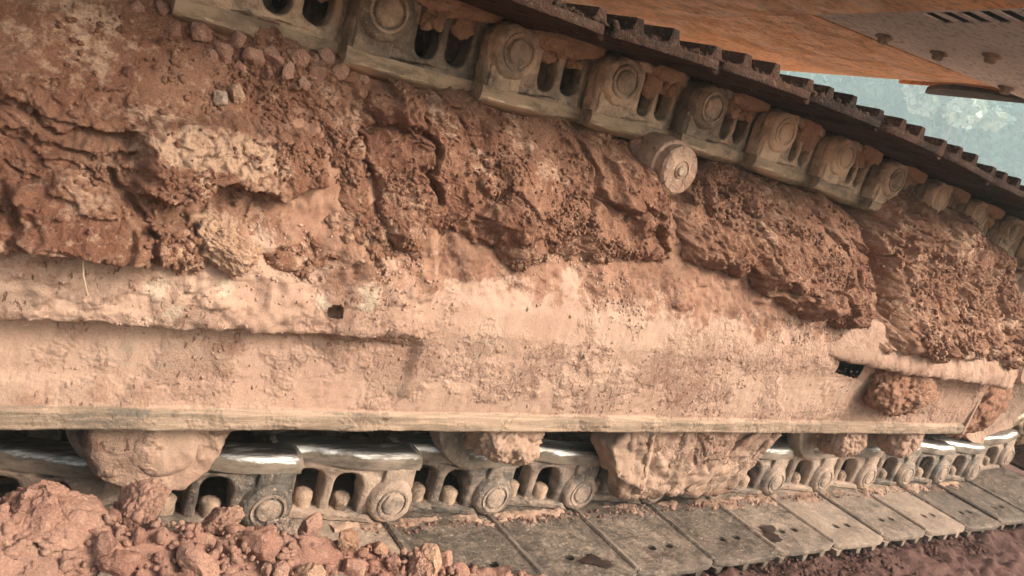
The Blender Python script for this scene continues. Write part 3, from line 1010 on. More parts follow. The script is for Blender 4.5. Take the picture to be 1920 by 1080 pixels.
def mud_mass(name, poly, hfun, label, mat, step=0.0016, edge=0.030, depth=0.085, warp=0.012, seed=0, crumb_amt=1.0):
    P = np.array(poly)
    m0, m1 = P.min(0) - 0.02, P.max(0) + 0.02
    us, vs_ = np.arange(m0[0], m1[0], step), np.arange(m0[1], m1[1], step)
    U, Vv = np.meshgrid(us, vs_, indexing='ij')
    uv = np.stack([U.ravel(), Vv.ravel()], 1)
    p3 = np.stack([uv[:, 0], np.full(len(uv), seed * 1.31), uv[:, 1]], 1)
    wv = np.stack([fbm(p3, 0.05, 4, seed + 1), fbm(p3, 0.05, 4, seed + 2)], 1) * warp
    sd = poly_sdf(uv + wv, poly)
    t = np.clip(sd / edge, -0.6, 1)
    shoulder = np.where(t > 0, np.sqrt(np.maximum(0, 1 - (1 - t) ** 2)), t * 1.5)
    h, dry = hfun(uv, p3, sd)
    y = Y0(uv[:, 1]) - h + depth * (1 - shoulder)
    # small sideways crumple so the surface is not a pure height field
    k = 0.004
    V = np.stack([uv[:, 0] + k * fbm(p3, 0.02, 3, seed + 21), y, uv[:, 1] + k * fbm(p3, 0.02, 3, seed + 22)], 1)
    nu, nv = len(us), len(vs_)
    idx = np.arange(nu * nv).reshape(nu, nv)
    F = np.stack([idx[:-1, :-1].ravel(), idx[1:, :-1].ravel(), idx[1:, 1:].ravel(), idx[:-1, 1:].ravel()], 1)
    ok = t > -0.55
    F = F[ok[F].all(1)]
    used = np.unique(F)
    re = np.zeros(len(V), int); re[used] = np.arange(len(used))
    V, F, dry, t = V[used], re[F], dry[used], t[used]
    o = obj(name, mesh_np(name, V, F, True, {'dry': dry}), mat)
    tag(o, label, 'mud')
    return o, V, t

def crumble(p3, seed, amt):
    """crumbly relief from coarse to fine, amt per vertex"""
    d1, d2, ci = worley(p3 + 0.008 * fbm(p3, 0.02, 3, seed)[:, None], 0.034, seed + 3)
    e1, e2, cj = worley(p3 + 0.004 * fbm(p3, 0.01, 3, seed + 7)[:, None], 0.014, seed + 5)
    g1, g2, ck = worley(p3 + 0.002 * fbm(p3, 0.005, 2, seed + 8)[:, None], 0.0065, seed + 6)
    r = 0.014 * (ci - 0.4) * sstep(0.0, 0.14, d2 - d1) + 0.006 * (0.5 - d1)
    r += 0.0085 * (cj - 0.4) * sstep(0.0, 0.18, e2 - e1) + 0.004 * (0.5 - e1)
    r += 0.0036 * (ck - 0.4) * sstep(0.0, 0.2, g2 - g1)
    r += 0.0050 * fbm(p3, 0.012, 3, seed + 9)
    # broken steps
    t = fbm(p3, 0.07, 5, seed + 30, 0.58) * 3.2
    fl = np.floor(t); fr = t - fl
    st = 0.0075 * (fl + sstep(0.0, 0.16, fr) - t)
    return 0.72 * r * amt + 0.7 * st * np.clip(0.35 + amt, 0, 1)

def dome(sd, size, height):
    t = np.clip(sd / size, 0, 1)
    return height * (1 - (1 - t) ** 2)

def slabs(p3, seed, bias=0.0):
    return sstep(0.0, 0.10, fbm(p3, 0.13, 5, seed, 0.55) + bias)

def clumps(p3, seed, size, gap, lift):
    d1, d2, ci = worley(p3 + 0.03 * np.stack([fbm(p3, 0.07, 4, seed + k) for k in range(3)], 1), size, seed)
    return lift * (ci - 0.5) - gap * sstep(0.10, 0.02, d2 - d1)

def crack(uv, p3, line, width, depth, seed):
    d = seg_dist(uv + 0.010 * np.stack([fbm(p3, 0.03, 4, seed), fbm(p3, 0.03, 4, seed + 1)], 1), line)
    return -depth * sstep(width, width * 0.25, d)

def bump_poly(uv, p3, poly, height, edge, seed, warp=0.010):
    sd = poly_sdf(uv + warp * np.stack([fbm(p3, 0.03, 4, seed), fbm(p3, 0.03, 4, seed + 1)], 1), poly)
    return height * sstep(0, edge, sd), sd

def hA(uv, p3, sd):
    u, v = uv[:, 0], uv[:, 1]
    h = 0.020 * fbm(p3, 0.16, 3, 3)
    sl = slabs(p3, 114, 0.02)
    h += 0.007 * sl
    crum = 0.95 - 0.80 * sl
    crum *= 1 - 0.75 * sstep(0.62, 0.67, v) * sstep(0.33, 0.25, u)          # smooth compacted upper left
    dry = 0.22 + 0.35 * fbm(p3, 0.06, 4, 15)
    # slumped ledges at left
    wv = v + 0.05 * (u - 0.1) + 0.014 * fbm(p3, 0.06, 4, 16)
    lm = sstep(0.24, 0.16, u) * sstep(0.66, 0.63, v) * sstep(0.50, 0.53, v)
    ph = wv / 0.034
    saw = ph - np.floor(ph)
    h += lm * 0.007 * (1 - saw ** 1.5) * (0.5 + 0.5 * sstep(-0.3, 0.3, fbm(p3, 0.05, 3, 18)))
    crum = np.maximum(crum, 0.6 * lm)
    # chunk with pale top
    blk = [(0.140, 0.610), (0.200, 0.640), (0.275, 0.650), (0.380, 0.640), (0.385, 0.585), (0.330, 0.560), (0.262, 0.568), (0.205, 0.540), (0.160, 0.548), (0.170, 0.58)]
    bh, bs = bump_poly(uv, p3, blk, 0.040, 0.014, 17, 0.008)
    h += bh
    crum = np.where(bs > 0.004, 0.85, crum)
    cap = [(0.160, 0.612), (0.210, 0.632), (0.29, 0.632), (0.325, 0.60), (0.30, 0.585), (0.24, 0.59), (0.19, 0.585)]
    dry = np.maximum(dry, 0.85 * sstep(-0.012, 0.014, poly_sdf(uv, cap)))
    # broken slabs lower left
    s1, q1 = bump_poly(uv, p3, [(-0.2, 0.552), (0.038, 0.552), (0.052, 0.53), (0.045, 0.50), (0.02, 0.475), (-0.2, 0.47)], 0.026, 0.012, 19, 0.008)
    s2, q2 = bump_poly(uv, p3, [(0.055, 0.545), (0.10, 0.556), (0.150, 0.545), (0.155, 0.51), (0.14, 0.478), (0.06, 0.478)], 0.020, 0.008, 23, 0.007)
    s3, q3 = bump_poly(uv, p3, [(0.170, 0.535), (0.225, 0.53), (0.235, 0.505), (0.20, 0.478), (0.165, 0.485)], 0.013, 0.008, 29, 0.008)
    h += s1 + s2 + s3
    crum = np.where((q1 > 0.01) | (q2 > 0.008), 0.22, crum)
    dry = np.maximum(dry, 0.6 * sstep(0.0, 0.03, q1) * sstep(0.545, 0.50, v))
    dry = np.maximum(dry, 0.55 * sstep(0.505, 0.478, v))
    # dry white spill at right
    dry = np.maximum(dry, 1.0 * sstep(0.013, 0.003, np.abs(u - 0.425 - 0.1 * (v - 0.5) + 0.01 * fbm(p3, 0.03, 3, 88))) * sstep(0.535, 0.52, v))
    h += crack(uv, p3, [(0.145, 0.57), (0.162, 0.541), (0.185, 0.51), (0.196, 0.478)], 0.008, 0.019, 33)
    h += crack(uv, p3, [(-0.05, 0.655), (0.02, 0.622), (0.07, 0.60), (0.12, 0.598), (0.16, 0.612)], 0.006, 0.014, 35)
    h += crack(uv, p3, [(0.02, 0.575), (0.08, 0.585), (0.13, 0.578), (0.16, 0.59)], 0.006, 0.013, 37)
    h += crack(uv, p3, [(0.335, 0.552), (0.28, 0.557), (0.235, 0.545), (0.19, 0.535)], 0.007, 0.014, 39)
    h += crumble(p3, 200, crum)
    return h, np.clip(dry, 0, 1)

polyA = [(-0.35, 0.478), (0.05, 0.472), (0.16, 0.476), (0.22, 0.470), (0.31, 0.482), (0.40, 0.484), (0.47, 0.50), (0.475, 0.56), (0.452, 0.60), (0.435, 0.66), (0.475, 0.735), (0.40, 0.747), (0.28, 0.758), (0.15, 0.775), (-0.35, 0.80)]
mA, VA, tA = mud_mass('caked_mud', polyA, hA, 'thick cracked red brown mud mass with a pale chunk, at the left', MAT['mud'], seed=1, edge=0.022, depth=0.05)

def hB(uv, p3, sd):
    u, v = uv[:, 0], uv[:, 1]
    h = 0.018 * fbm(p3, 0.14, 3, 41) + 0.012
    # diagonal smears running down to the right
    q = np.stack([(u + 0.75 * v) * 1.0, p3[:, 1], (v - 0.75 * u) * 0.28], 1)
    h += 0.004 * fbm(q, 0.035, 3, 42) + 0.010 * (billow(q, 0.11, 2, 43) - 0.5) + dome(sd, 0.11, 0.032) - 0.016
    sl = slabs(p3, 144, 0.12)
    h += 0.006 * sl + clumps(p3, 147, 0.16, 0.012, 0.020)
    crum = 0.95 - 0.80 * sl
    crum = np.where((u > 0.52) & (u < 0.60) & (v > 0.56) & (v < 0.68), crum * 0.3, crum)
    h += crack(uv, p3, [(0.405, 0.67), (0.425, 0.63), (0.44, 0.58)], 0.016, 0.045, 45)
    h += crack(uv, p3, [(0.508, 0.70), (0.515, 0.65), (0.53, 0.60)], 0.008, 0.025, 46)
    h += crack(uv, p3, [(0.80, 0.72), (0.815, 0.66), (0.80, 0.61)], 0.008, 0.020, 47)
    h += crack(uv, p3, [(0.93, 0.64), (0.96, 0.62), (0.985, 0.59)], 0.010, 0.028, 48)
    b1, s1 = bump_poly(uv, p3, [(0.62, 0.70), (0.78, 0.71), (0.80, 0.62), (0.74, 0.565), (0.60, 0.57)], 0.018, 0.03, 49)
    b2, s2 = bump_poly(uv, p3, [(0.83, 0.74), (0.95, 0.74), (1.0, 0.68), (0.99, 0.61), (0.90, 0.60), (0.83, 0.65)], 0.026, 0.025, 51)
    b3, s3 = bump_poly(uv, p3, [(0.46, 0.752), (0.50, 0.75), (0.515, 0.70), (0.49, 0.67), (0.455, 0.69)], 0.022, 0.012, 53)
    h += b1 + b2 + b3
    h += crumble(p3, 230, crum)
    dry = np.clip(0.18 + 0.3 * fbm(p3, 0.06, 4, 54), 0, 1)
    dry = np.maximum(dry, 0.65 * sstep(0.05, 0.0, sd + 0.02 * fbm(p3, 0.03, 4, 55)) * sstep(0.62, 0.56, v))
    return h, dry

polyB = [(0.405, 0.502), (0.50, 0.502), (0.585, 0.526), (0.70, 0.532), (0.80, 0.548), (0.90, 0.548), (1.0, 0.565), (1.025, 0.60), (0.990, 0.65), (0.965, 0.705), (0.925, 0.748), (0.85, 0.764), (0.71, 0.765), (0.60, 0.758), (0.52, 0.742), (0.475, 0.752), (0.43, 0.72), (0.405, 0.66), (0.42, 0.60)]
mB, VB, tB = mud_mass('caked_mud', polyB, hB, 'streaked red brown mud mass between the pale chunk and the carrier roller', MAT['mud'], seed=2, edge=0.045, depth=0.045)

def hC(uv, p3, sd):
    u, v = uv[:, 0], uv[:, 1]
    h = 0.020 * fbm(p3, 0.14, 3, 61) + 0.016
    q = np.stack([u, p3[:, 1], (v + 0.5 * u) * 0.5], 1)
    h += 0.004 * fbm(q, 0.05, 3, 62) + dome(sd, 0.11, 0.040) - 0.014
    sl = slabs(p3, 163, 0.08)
    h += 0.006 * sl + clumps(p3, 167, 0.18, 0.012, 0.020)
    crum = 1.0 - 0.75 * sl
    b1, s1 = bump_poly(uv, p3, [(1.22, 0.68), (1.33, 0.71), (1.52, 0.70), (1.58, 0.62), (1.50, 0.53), (1.36, 0.535), (1.21, 0.585)], 0.024, 0.03, 64)
    h += b1
    h += crack(uv, p3, [(1.20, 0.60), (1.21, 0.57), (1.25, 0.545)], 0.012, 0.03, 65)
    h += crumble(p3, 260, crum)
    return h, np.clip(0.18 + 0.3 * fbm(p3, 0.06, 4, 66), 0, 1)

polyC = [(1.03, 0.575), (1.10, 0.572), (1.20, 0.558), (1.29, 0.532), (1.39, 0.515), (1.47, 0.502), (1.56, 0.505), (1.600, 0.55), (1.590, 0.62), (1.600, 0.68), (1.60, 0.735), (1.5, 0.758), (1.3, 0.772), (1.12, 0.765), (1.07, 0.735), (1.045, 0.69), (1.02, 0.65)]
mC, VC, tC = mud_mass('caked_mud', polyC, hC, 'coarse red brown mud mass right of the round carrier roller', MAT['mud'], seed=3, edge=0.040, depth=0.07)

def hD(uv, p3, sd):
    u, v = uv[:, 0], uv[:, 1]
    h = 0.022 * fbm(p3, 0.15, 3, 71) + 0.012 + dome(sd, 0.12, 0.060) + 0.02 * sstep(0.60, 0.50, v) + 0.050 * sstep(0.66, 0.78, v)
    q = np.stack([u, p3[:, 1], (v + 0.4 * u) * 0.6], 1)
    h += 0.005 * fbm(q, 0.05, 3, 72)
    h += clumps(p3, 177, 0.17, 0.014, 0.022)
    h += crack(uv, p3, [(1.615, 0.66), (1.64, 0.60), (1.66, 0.55)], 0.02, 0.03, 73)
    h += crumble(p3, 290, np.clip(1.1 + 0.4 * fbm(p3, 0.08, 3, 74), 0.6, 1.5))
    dry = 0.22 + 0.3 * fbm(p3, 0.05, 3, 75) + 0.5 * sstep(0.53, 0.49, v)
    return h, np.clip(dry, 0, 1)

polyD = [(1.60, 0.488), (1.70, 0.478), (2.0, 0.476), (2.22, 0.470), (2.34, 0.50), (2.36, 0.56), (2.35, 0.61), (2.30, 0.70), (2.18, 0.765), (2.02, 0.808), (1.86, 0.825), (1.72, 0.815), (1.645, 0.78), (1.625, 0.70), (1.66, 0.63), (1.655, 0.57)]
mD, VD, tD = mud_mass('caked_mud', polyD, hD, 'big crumbly dry mud lump on the bracket at the front end', MAT['front_mud'], seed=4, edge=0.045, depth=0.09, step=0.0022)

# mud ball packed under the bracket
ball = obj('mud_ball', lumpy('mud_ball', 0.135, 0.046, 0.060, 55, 6, 0.35, 2.4), MAT['front_mud'])
ball.location = (1.82, 0.885, 0.402)
tag(ball, 'rounded mud ball stuck to the frame under the front bracket', 'mud')
wall = obj('mud_ball', lumpy('mud_ball', 0.16, 0.06, 0.15, 58, 6, 0.25, 2.6), MAT['front_mud'])
wall.location = (2.50, 1.02, 0.37)
tag(wall, 'reddish mud packed in front of the idler past the frame end', 'mud')

# ------------------------------------------------------------------ clods
def clod_mesh(seed, sub, crumbly=0.5):
    bm = bmesh.new()
    bmesh.ops.create_icosphere(bm, subdivisions=sub, radius=1)
    me = bpy.data.meshes.new('clod')
    bm.to_mesh(me); bm.free()
    n = len(me.vertices)
    co = np.empty(n * 3, np.float32); me.vertices.foreach_get('co', co); co = co.reshape(-1, 3).astype(float)
    rs = np.random.RandomState(seed)
    nrm = co.copy()
    # chop with random planes for broken facets
    for _ in range(14):
        d = rs.normal(size=3); d /= np.linalg.norm(d)
        lim = rs.uniform(0.50, 0.86)
        k = co @ d
        co -= np.maximum(0, k - lim)[:, None] * d * 0.97
    q = nrm + seed * 2.3
    r = 0.07 * fbm(q, 0.9, 3, seed) + 0.13 * crumbly * (billow(q, 0.5, 4, seed + 3, 0.62) - 0.5)
    if sub >= 4:
        d1, d2, ci = worley(q + 0.08 * fbm(q, 0.2, 3, seed)[:, None], 0.34, seed)
        r += crumbly * 0.20 * (ci - 0.4) * sstep(0, 0.15, d2 - d1)
        d1, d2, ci = worley(q + 0.04 * fbm(q, 0.1, 3, seed)[:, None], 0.13, seed + 4)
        r += crumbly * 0.11 * (ci - 0.4) * sstep(0, 0.2, d2 - d1)
    co += nrm * r[:, None]
    co *= np.array([1, rs.uniform(0.75, 1.0), rs.uniform(0.65, 0.9)])
    me.vertices.foreach_set('co', co.astype(np.float32).ravel())
    me.polygons.foreach_set('use_smooth', np.full(len(me.polygons), sub >= 5))
    me.update()
    return me

BIG = [clod_mesh(300 + k, 6, 0.60 + 0.12 * (k % 5)) for k in range(5)]
MID = [clod_mesh(320 + k, 4, 0.12 + 0.10 * (k % 6)) for k in range(10)]
SML = [clod_mesh(340 + k, 3, 0.5) for k in range(8)]
TINY = [clod_mesh(360 + k, 1, 0.6) for k in range(6)]
_variants = {}
def clod(me, mat, loc, r, label, group=None, name='clod', rot=None, squash=None):
    key = (me.name, mat)
    if key not in _variants:
        _variants[key] = variant(me, MAT[mat])
    o = obj(name, _variants[key], None)
    o.location = loc
    o.rotation_euler = rot or (random.uniform(0, 6), random.uniform(0, 6), random.uniform(0, 6))
    o.scale = tuple(r * k for k in (squash or (1, 1, 1)))
    tag(o, label, 'clod', group)
    return o

# berm of loose soil beside the track, lower left
def berm_z(x, y):
    crest = np.interp(x, [-0.5, 0.05, 0.2, 0.31, 0.48, 0.61, 0.75, 0.95, 1.1], [0.30, 0.270, 0.248, 0.228, 0.190, 0.150, 0.114, 0.055, -0.05])
    d = y - 0.74
    return crest - np.where(d > 0, d * 1.1, -d * 0.55)
us, vs_ = np.arange(-0.35, 1.1, 0.004), np.arange(0.25, 0.98, 0.004)
U, Vv = np.meshgrid(us, vs_, indexing='ij')
pb = np.stack([U.ravel(), Vv.ravel(), np.zeros(U.size)], 1)
d1, d2, ci = worley(pb, 0.03, 7)
zb = berm_z(pb[:, 0], pb[:, 1]) + 0.012 * fbm(pb, 0.08, 4, 400) + 0.012 * (0.5 - d1) + 0.006 * billow(pb, 0.02, 3, 402)
pb[:, 2] = zb
nu, nv = len(us), len(vs_)
idx = np.arange(nu * nv).reshape(nu, nv)
F = np.stack([idx[:-1, :-1].ravel(), idx[1:, :-1].ravel(), idx[1:, 1:].ravel(), idx[:-1, 1:].ravel()], 1)
F = F[(zb > -0.02)[F].all(1)]
used = np.unique(F); re = np.zeros(len(pb), int); re[used] = np.arange(len(used))
berm = obj('soil_heap', mesh_np('soil_heap', pb[used], re[F]), MAT['heap_soil'])
tag(berm, 'heap of loose red soil beside the track, lower left', kind='structure')

def on_berm(x, y, r, sink=0.35):
    return (x, y, float(berm_z(x, y)) + r * (1 - sink) * 0.7)

# distinctive big ones
clod(BIG[0], 'clod', (0.122, 0.765, 0.246), 0.050, 'largest red clod of the heap at lower left, below the round roller end', rot=(0.4, 0.2, 1.0), squash=(1.15, 1.0, 0.92))
clod(BIG[1], 'clod', (0.030, 0.76, 0.258), 0.042, 'dark red clod at the left edge of the heap')
clod(BIG[2], 'clod', (0.208, 0.785, 0.236), 0.036, 'knobbly clod leaning on the nearest roller collar')
clod(MID[1], 'clod_pale', (0.085, 0.655, 0.222), 0.042, 'smooth pale angular stone at the bottom left corner', name='stone')
clod(BIG[3], 'clod', (0.300, 0.80, 0.205), 0.030, 'rounded red clod in front of the nearest link window')
clod(BIG[4], 'clod_grey', (0.362, 0.775, 0.203), 0.026, 'grey crumbly clod on the heap under the polished rail')
clod(MID[3], 'clod', (0.408, 0.79, 0.197), 0.022, 'blocky red clod right of the grey crumbly clod')
clod(BIG[1], 'clod_pale', (0.335, 0.655, 0.155), 0.062, 'wide pale crumbly clod at the bottom edge of the picture')
clod(MID[5], 'clod_grey', (0.41, 0.70, 0.182), 0.020, 'light grey stone on the heap right of the pale crumbly clod', name='stone')
clod(MID[6], 'clod_grey', (0.163, 0.685, 0.228), 0.010, 'small round grey pebble between the large clod and the pale stone', name='pebble')
clod(BIG[2], 'clod', (0.545, 0.73, 0.160), 0.036, 'pinkish clod standing on the shoe plate at the right end of the heap')
clod(BIG[0], 'clod', (0.665, 0.745, 0.088), 0.034, 'low clod at the bottom edge below the stained shoe')
clod(MID[2], 'clod', (0.252, 0.70, 0.226), 0.026, 'upright wedge clod in the middle of the heap')

n = 0
while n < 285:
    x, y = random.uniform(-0.05, 0.80), random.uniform(0.50, 0.86)
    if berm_z(x, y) < 0.03: continue
    r = 0.008 + 0.018 * random.random() ** 2.0
    pale = random.random() <= 0.17
    size = 'egg-sized' if r > 0.0175 else 'walnut-sized' if r > 0.0125 else 'hazelnut-sized'
    zone = 'around the largest clod at the left end of the heap' if x < 0.2 else 'in the middle of the heap below the polished rail' if x < 0.45 else 'at the low right end of the heap by the shoes'
    clod((MID if r > 0.012 else SML)[random.randrange(8)], 'clod_pale' if pale else 'clod', on_berm(x, y, r), r, ('pale ' if pale else 'red brown ') + size + ' clod ' + zone, ('pale ' if pale else 'red brown ') + size + ' clods ' + zone)
    n += 1

# clods resting on the mud below the upper chain
def on_mud(V, u, v):
    i = np.argmin((V[:, 0] - u) ** 2 + (V[:, 2] - v) ** 2)
    return V[i]
row = [(0.195, 0.718, 0.012), (0.222, 0.722, 0.018), (0.247, 0.708, 0.017), (0.262, 0.725, 0.013), (0.283, 0.712, 0.018), (0.305, 0.722, 0.016), (0.325, 0.708, 0.014), (0.335, 0.725, 0.017), (0.36, 0.715, 0.021), (0.372, 0.736, 0.014), (0.395, 0.728, 0.016), (0.27, 0.697, 0.011), (0.30, 0.700, 0.010), (0.232, 0.70, 0.010), (0.345, 0.70, 0.013), (0.415, 0.735, 0.010), (0.43, 0.722, 0.009), (0.18, 0.735, 0.013), (0.155, 0.728, 0.010)]
for (u, v, r) in row:
    q = on_mud(VA, u, v)
    clod(MID[random.randrange(10)], 'clod', (q[0], q[1] + r * 0.05, q[2] + r * 0.1), r, 'red brown clod in the row lying under the upper chain', 'clods under the upper chain')
q = on_mud(VA, 0.267, 0.668)
clod(MID[4], 'clod_pale', (q[0], q[1] - 0.006, q[2]), 0.014, 'pale square stone on top of the pale mud chunk', name='stone')
q = on_mud(VA, 0.247, 0.662)
clod(MID[7], 'clod_grey', (q[0], q[1] - 0.006, q[2]), 0.012, 'grey rough stone beside the pale square stone', name='stone')
q = on_mud(VA, 0.148, 0.665)
clod(SML[1], 'pebble_dark', (q[0], q[1] - 0.001, q[2]), 0.009, 'dark round pebble pressed into the smooth mud, upper left', name='pebble')
q = on_mud(VA, 0.268, 0.510)
clod(BIG[4], 'clod_pale', (q[0], q[1] - 0.004, q[2] - 0.004), 0.040, 'pale knobbly mud lump hanging over the frame ledge', rot=(0.3, 0.5, 0.2), squash=(1.0, 0.75, 1.05))
q = on_mud(VA, 0.415, 0.535)
clod(MID[8], 'clod_pale', (q[0], q[1] - 0.004, q[2]), 0.013, 'small whitish crumb cluster above the drain hole')
q = on_mud(VB, 0.462, 0.508)
clod(MID[2], 'clod_pale', (q[0], q[1] - 0.006, q[2]), 0.012, 'pale flake lying at the foot of the streaked mud')
q = on_mud(VB, 0.93, 0.735)
clod(MID[0], 'clod', (q[0] - 0.005, q[1] - 0.01, q[2] + 0.01), 0.014, 'small angular clod left of the carrier roller')
q = on_mud(VC, 1.58, 0.742)
clod(MID[9], 'clod', (q[0], q[1] - 0.012, q[2]), 0.026, 'flat clod on the crest beside the front mud lump', squash=(1, 1, 0.6))

def stalk(pts, r, label):
    b = MB()
    n = 6
    vs, fs = [], []
    for (x, y, z) in pts:
        for i in range(n):
            a = 2 * math.pi * i / n
            vs.append((x + r * math.cos(a), y + r * math.sin(a), z))
    for k in range(len(pts) - 1):
        for i in range(n):
            j = (i + 1) % n
            fs.append([k * n + i, k * n + j, (k + 1) * n + j, (k + 1) * n + i])
    fs.append(list(range(n))); fs.append([(len(pts) - 1) * n + i for i in range(n)][::-1])
    b.add(vs, fs)
    tag(obj('straw', b.build('straw'), MAT['straw']), label, 'straw')
stalk([(0.1255, 0.868, 0.486), (0.1262, 0.866, 0.474), (0.1285, 0.866, 0.462), (0.1325, 0.867, 0.450), (0.1365, 0.869, 0.440)], 0.0008, 'thin pale straw hanging down over the frame ledge')
stalk([(0.088, 0.868, 0.404), (0.083, 0.880, 0.396), (0.079, 0.895, 0.386)], 0.0005, 'short fine straw sticking out under the frame ledge')

# ------------------------------------------------------------------ uncountable crumbs
def crumbs(name, centers, radii, mat, label, seed):
    rs = np.random.RandomState(seed)
    protos = []
    for m_ in TINY:
        co = np.array([v.co[:] for v in m_.vertices]); fc = np.array([p.vertices[:] for p in m_.polygons])
        protos.append((co, fc))
    VV, FF, off = [], [], 0
    for c_, r in zip(centers, radii):
        co, fc = protos[rs.randint(len(protos))]
        A = rs.normal(size=(3, 3)); qm, _ = np.linalg.qr(A)
        VV.append(co @ qm * r * rs.uniform(0.7, 1.2, 3) + c_)
        FF.append(fc + off); off += len(co)
    o = obj(name, mesh_np(name, np.concatenate(VV), np.concatenate(FF), False), mat)
    tag(o, label, kind='stuff')
    return o

def scatter_on(V, t, n, rmin, rmax, seed, lo=-0.1):
    rs = np.random.RandomState(seed)
    ok = np.where(t > lo)[0]
    # clustered selection
    dens = sstep(0.0, 0.5, fbm(V[ok], 0.07, 3, seed))+0.06
    pick = rs.choice(ok, n, p=dens / dens.sum())
    r = rmin + (rmax - rmin) * rs.rand(n) ** 3
    c_ = V[pick] + np.stack([rs.normal(0, 0.001, n), -r * 0.3, rs.normal(0, 0.001, n)], 1)
    return c_, r

cs = [scatter_on(VA, tA, 5200, 0.0012, 0.0065, 1), scatter_on(VB, tB, 4200, 0.0012, 0.0055, 2), scatter_on(VC, tC, 4000, 0.0014, 0.006, 3)]
crumbs('mud_crumbs', np.concatenate([c[0] for c in cs]), np.concatenate([c[1] for c in cs]), MAT['mud'], 'small loose crumbs sprinkled over the caked mud', 5)
c_, r_ = scatter_on(VD, tD, 3600, 0.0018, 0.009, 4)
crumbs('mud_crumbs', c_, r_, MAT['front_mud'], 'small crumbs on the crumbly front mud lump', 6)
# dirt flakes stuck to the frame face
fv = np.empty(len(tf.data.vertices) * 3, np.float32); tf.data.vertices.foreach_get('co', fv); fv = fv.reshape(-1, 3).astype(float)
sel = np.where((fv[:, 0] > -0.05) & (fv[:, 2] > 0.302) & (fv[:, 2] < 0.56) & (fv[:, 1] < 0.935))[0]
rsf = np.random.RandomState(45)
den = 0.03 + sstep(0.05, 0.55, fbm(fv[sel], 0.10, 4, 98)) * (0.5 + 1.5 * sstep(0.44, 0.53, fv[sel, 2]))
pick = rsf.choice(sel, 4200, p=den / den.sum())
rr = 0.0009 + 0.0034 * rsf.rand(4200) ** 3
crumbs('frame_flakes', fv[pick] + np.stack([rsf.normal(0, 0.001, 4200), -0.1 * rr, rsf.normal(0, 0.001, 4200)], 1), rr, MAT['frame_dust'], 'dried dirt flakes stuck to the face of the track frame', 46)
N = 9000
bx, by = RNG.uniform(-0.1, 0.98, N), RNG.uniform(0.45, 0.90, N)
bz = berm_z(bx, by)
k = bz > 0.0
rr = 0.0020 + 0.0075 * RNG.rand(N) ** 2.0
crumbs('heap_crumbs', np.stack([bx, by, bz + rr * 0.5 + 0.004], 1)[k], rr[k], MAT['heap_soil'], 'fine crumbs filling the gaps of the soil heap', 7)
N = 7000
bx, by = RNG.uniform(1.0, 3.0, N), RNG.uniform(0.35, 0.86, N)
rr = 0.0018 + 0.009 * RNG.rand(N) ** 4
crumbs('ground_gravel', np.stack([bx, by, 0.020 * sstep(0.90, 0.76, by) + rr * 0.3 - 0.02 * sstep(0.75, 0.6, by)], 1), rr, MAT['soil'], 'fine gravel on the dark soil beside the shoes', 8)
# dirt lying on the lower shoes along the links
N = 900
bx, by = RNG.uniform(0.6, 2.6, N), 0.985 - np.abs(RNG.normal(0, 0.014, N))
rr = 0.0012 + 0.004 * RNG.rand(N) ** 3
crumbs('shoe_crumbs', np.stack([bx, by, np.full(N, 0.0525) + rr * 0.4], 1), rr, MAT['heap_soil'], 'dirt crumbs on the lower shoes along the chain', 9)

us, vs_ = np.arange(0.55, 2.62, 0.004), np.arange(0.945, 1.0, 0.004)
U, Vv = np.meshgrid(us, vs_, indexing='ij')
pd = np.stack([U.ravel(), Vv.ravel(), np.zeros(U.size)], 1)
e1, e2, cj = worley(pd, 0.012, 31)
pd[:, 2] = 0.046 + 0.0105 * sstep(0.955, 1.0, pd[:, 1] + 0.026 * fbm(pd, 0.04, 5, 33, 0.65)) + 0.005 * (0.45 - e1)
nu, nv = len(us), len(vs_)
idx = np.arange(nu * nv).reshape(nu, nv)
F = np.stack([idx[:-1, :-1].ravel(), idx[1:, :-1].ravel(), idx[1:, 1:].ravel(), idx[:-1, 1:].ravel()], 1)
tag(obj('shoe_dirt', mesh_np('shoe_dirt', pd, F), MAT['roller_dust']), 'dirt packed on the lower shoes along the foot of the chain', kind='stuff')

N = 1500
bx = RNG.uniform(0.3, 2.5, N); by = 0.800 + np.abs(RNG.normal(0, 0.03, N))
rr = 0.003 + 0.009 * RNG.rand(N) ** 2.2 * np.interp(bx, [0.3, 1.0, 1.6], [1.0, 0.9, 0.35])
bz = np.interp(bx, uxs, uzs) + 0.0385 + 0.013
crumbs('upper_shoe_dirt', np.stack([bx, by, bz], 1), rr, MAT['shaded_shoe_steel'], 'dark mud crumbs stuck between the grousers of the upper shoes', 12)

flat_mat('oil', (0.035, 0.022, 0.018), 0.35)
def stain(blobs, label):
    """thin wet stain lying on a shoe"""
    b = MB()
    for k, (x, y, rx, ry) in enumerate(blobs):
        n = 36
        ring = []
        for i in range(n):
            a = 2 * math.pi * i / n
            w = 1 + 0.16 * math.sin(3 * a + x * 50) + 0.10 * math.sin(7 * a + y * 90) + 0.05 * math.sin(13 * a)
            ring.append((x + rx * w * math.cos(a), y + ry * w * math.sin(a), 0.0545 + 0.0005 * k))
        b.add([(x, y, 0.0552 + 0.0005 * k)] + ring, [[0, 1 + i, 1 + (i + 1) % n] for i in range(n)])
    tag(obj('oil_stain', b.build('oil_stain'), MAT['oil']), label, 'stain')
stain([(1.515, 0.875, 0.022, 0.012), (1.488, 0.845, 0.026, 0.016), (1.50, 0.86, 0.012, 0.014)], 'dark forked oil stain on the shoe right of the two round holes')
stain([(0.975, 0.842, 0.024, 0.013), (0.992, 0.828, 0.018, 0.010)], 'dark wet oil stain on the shoe nearest the bottom edge')

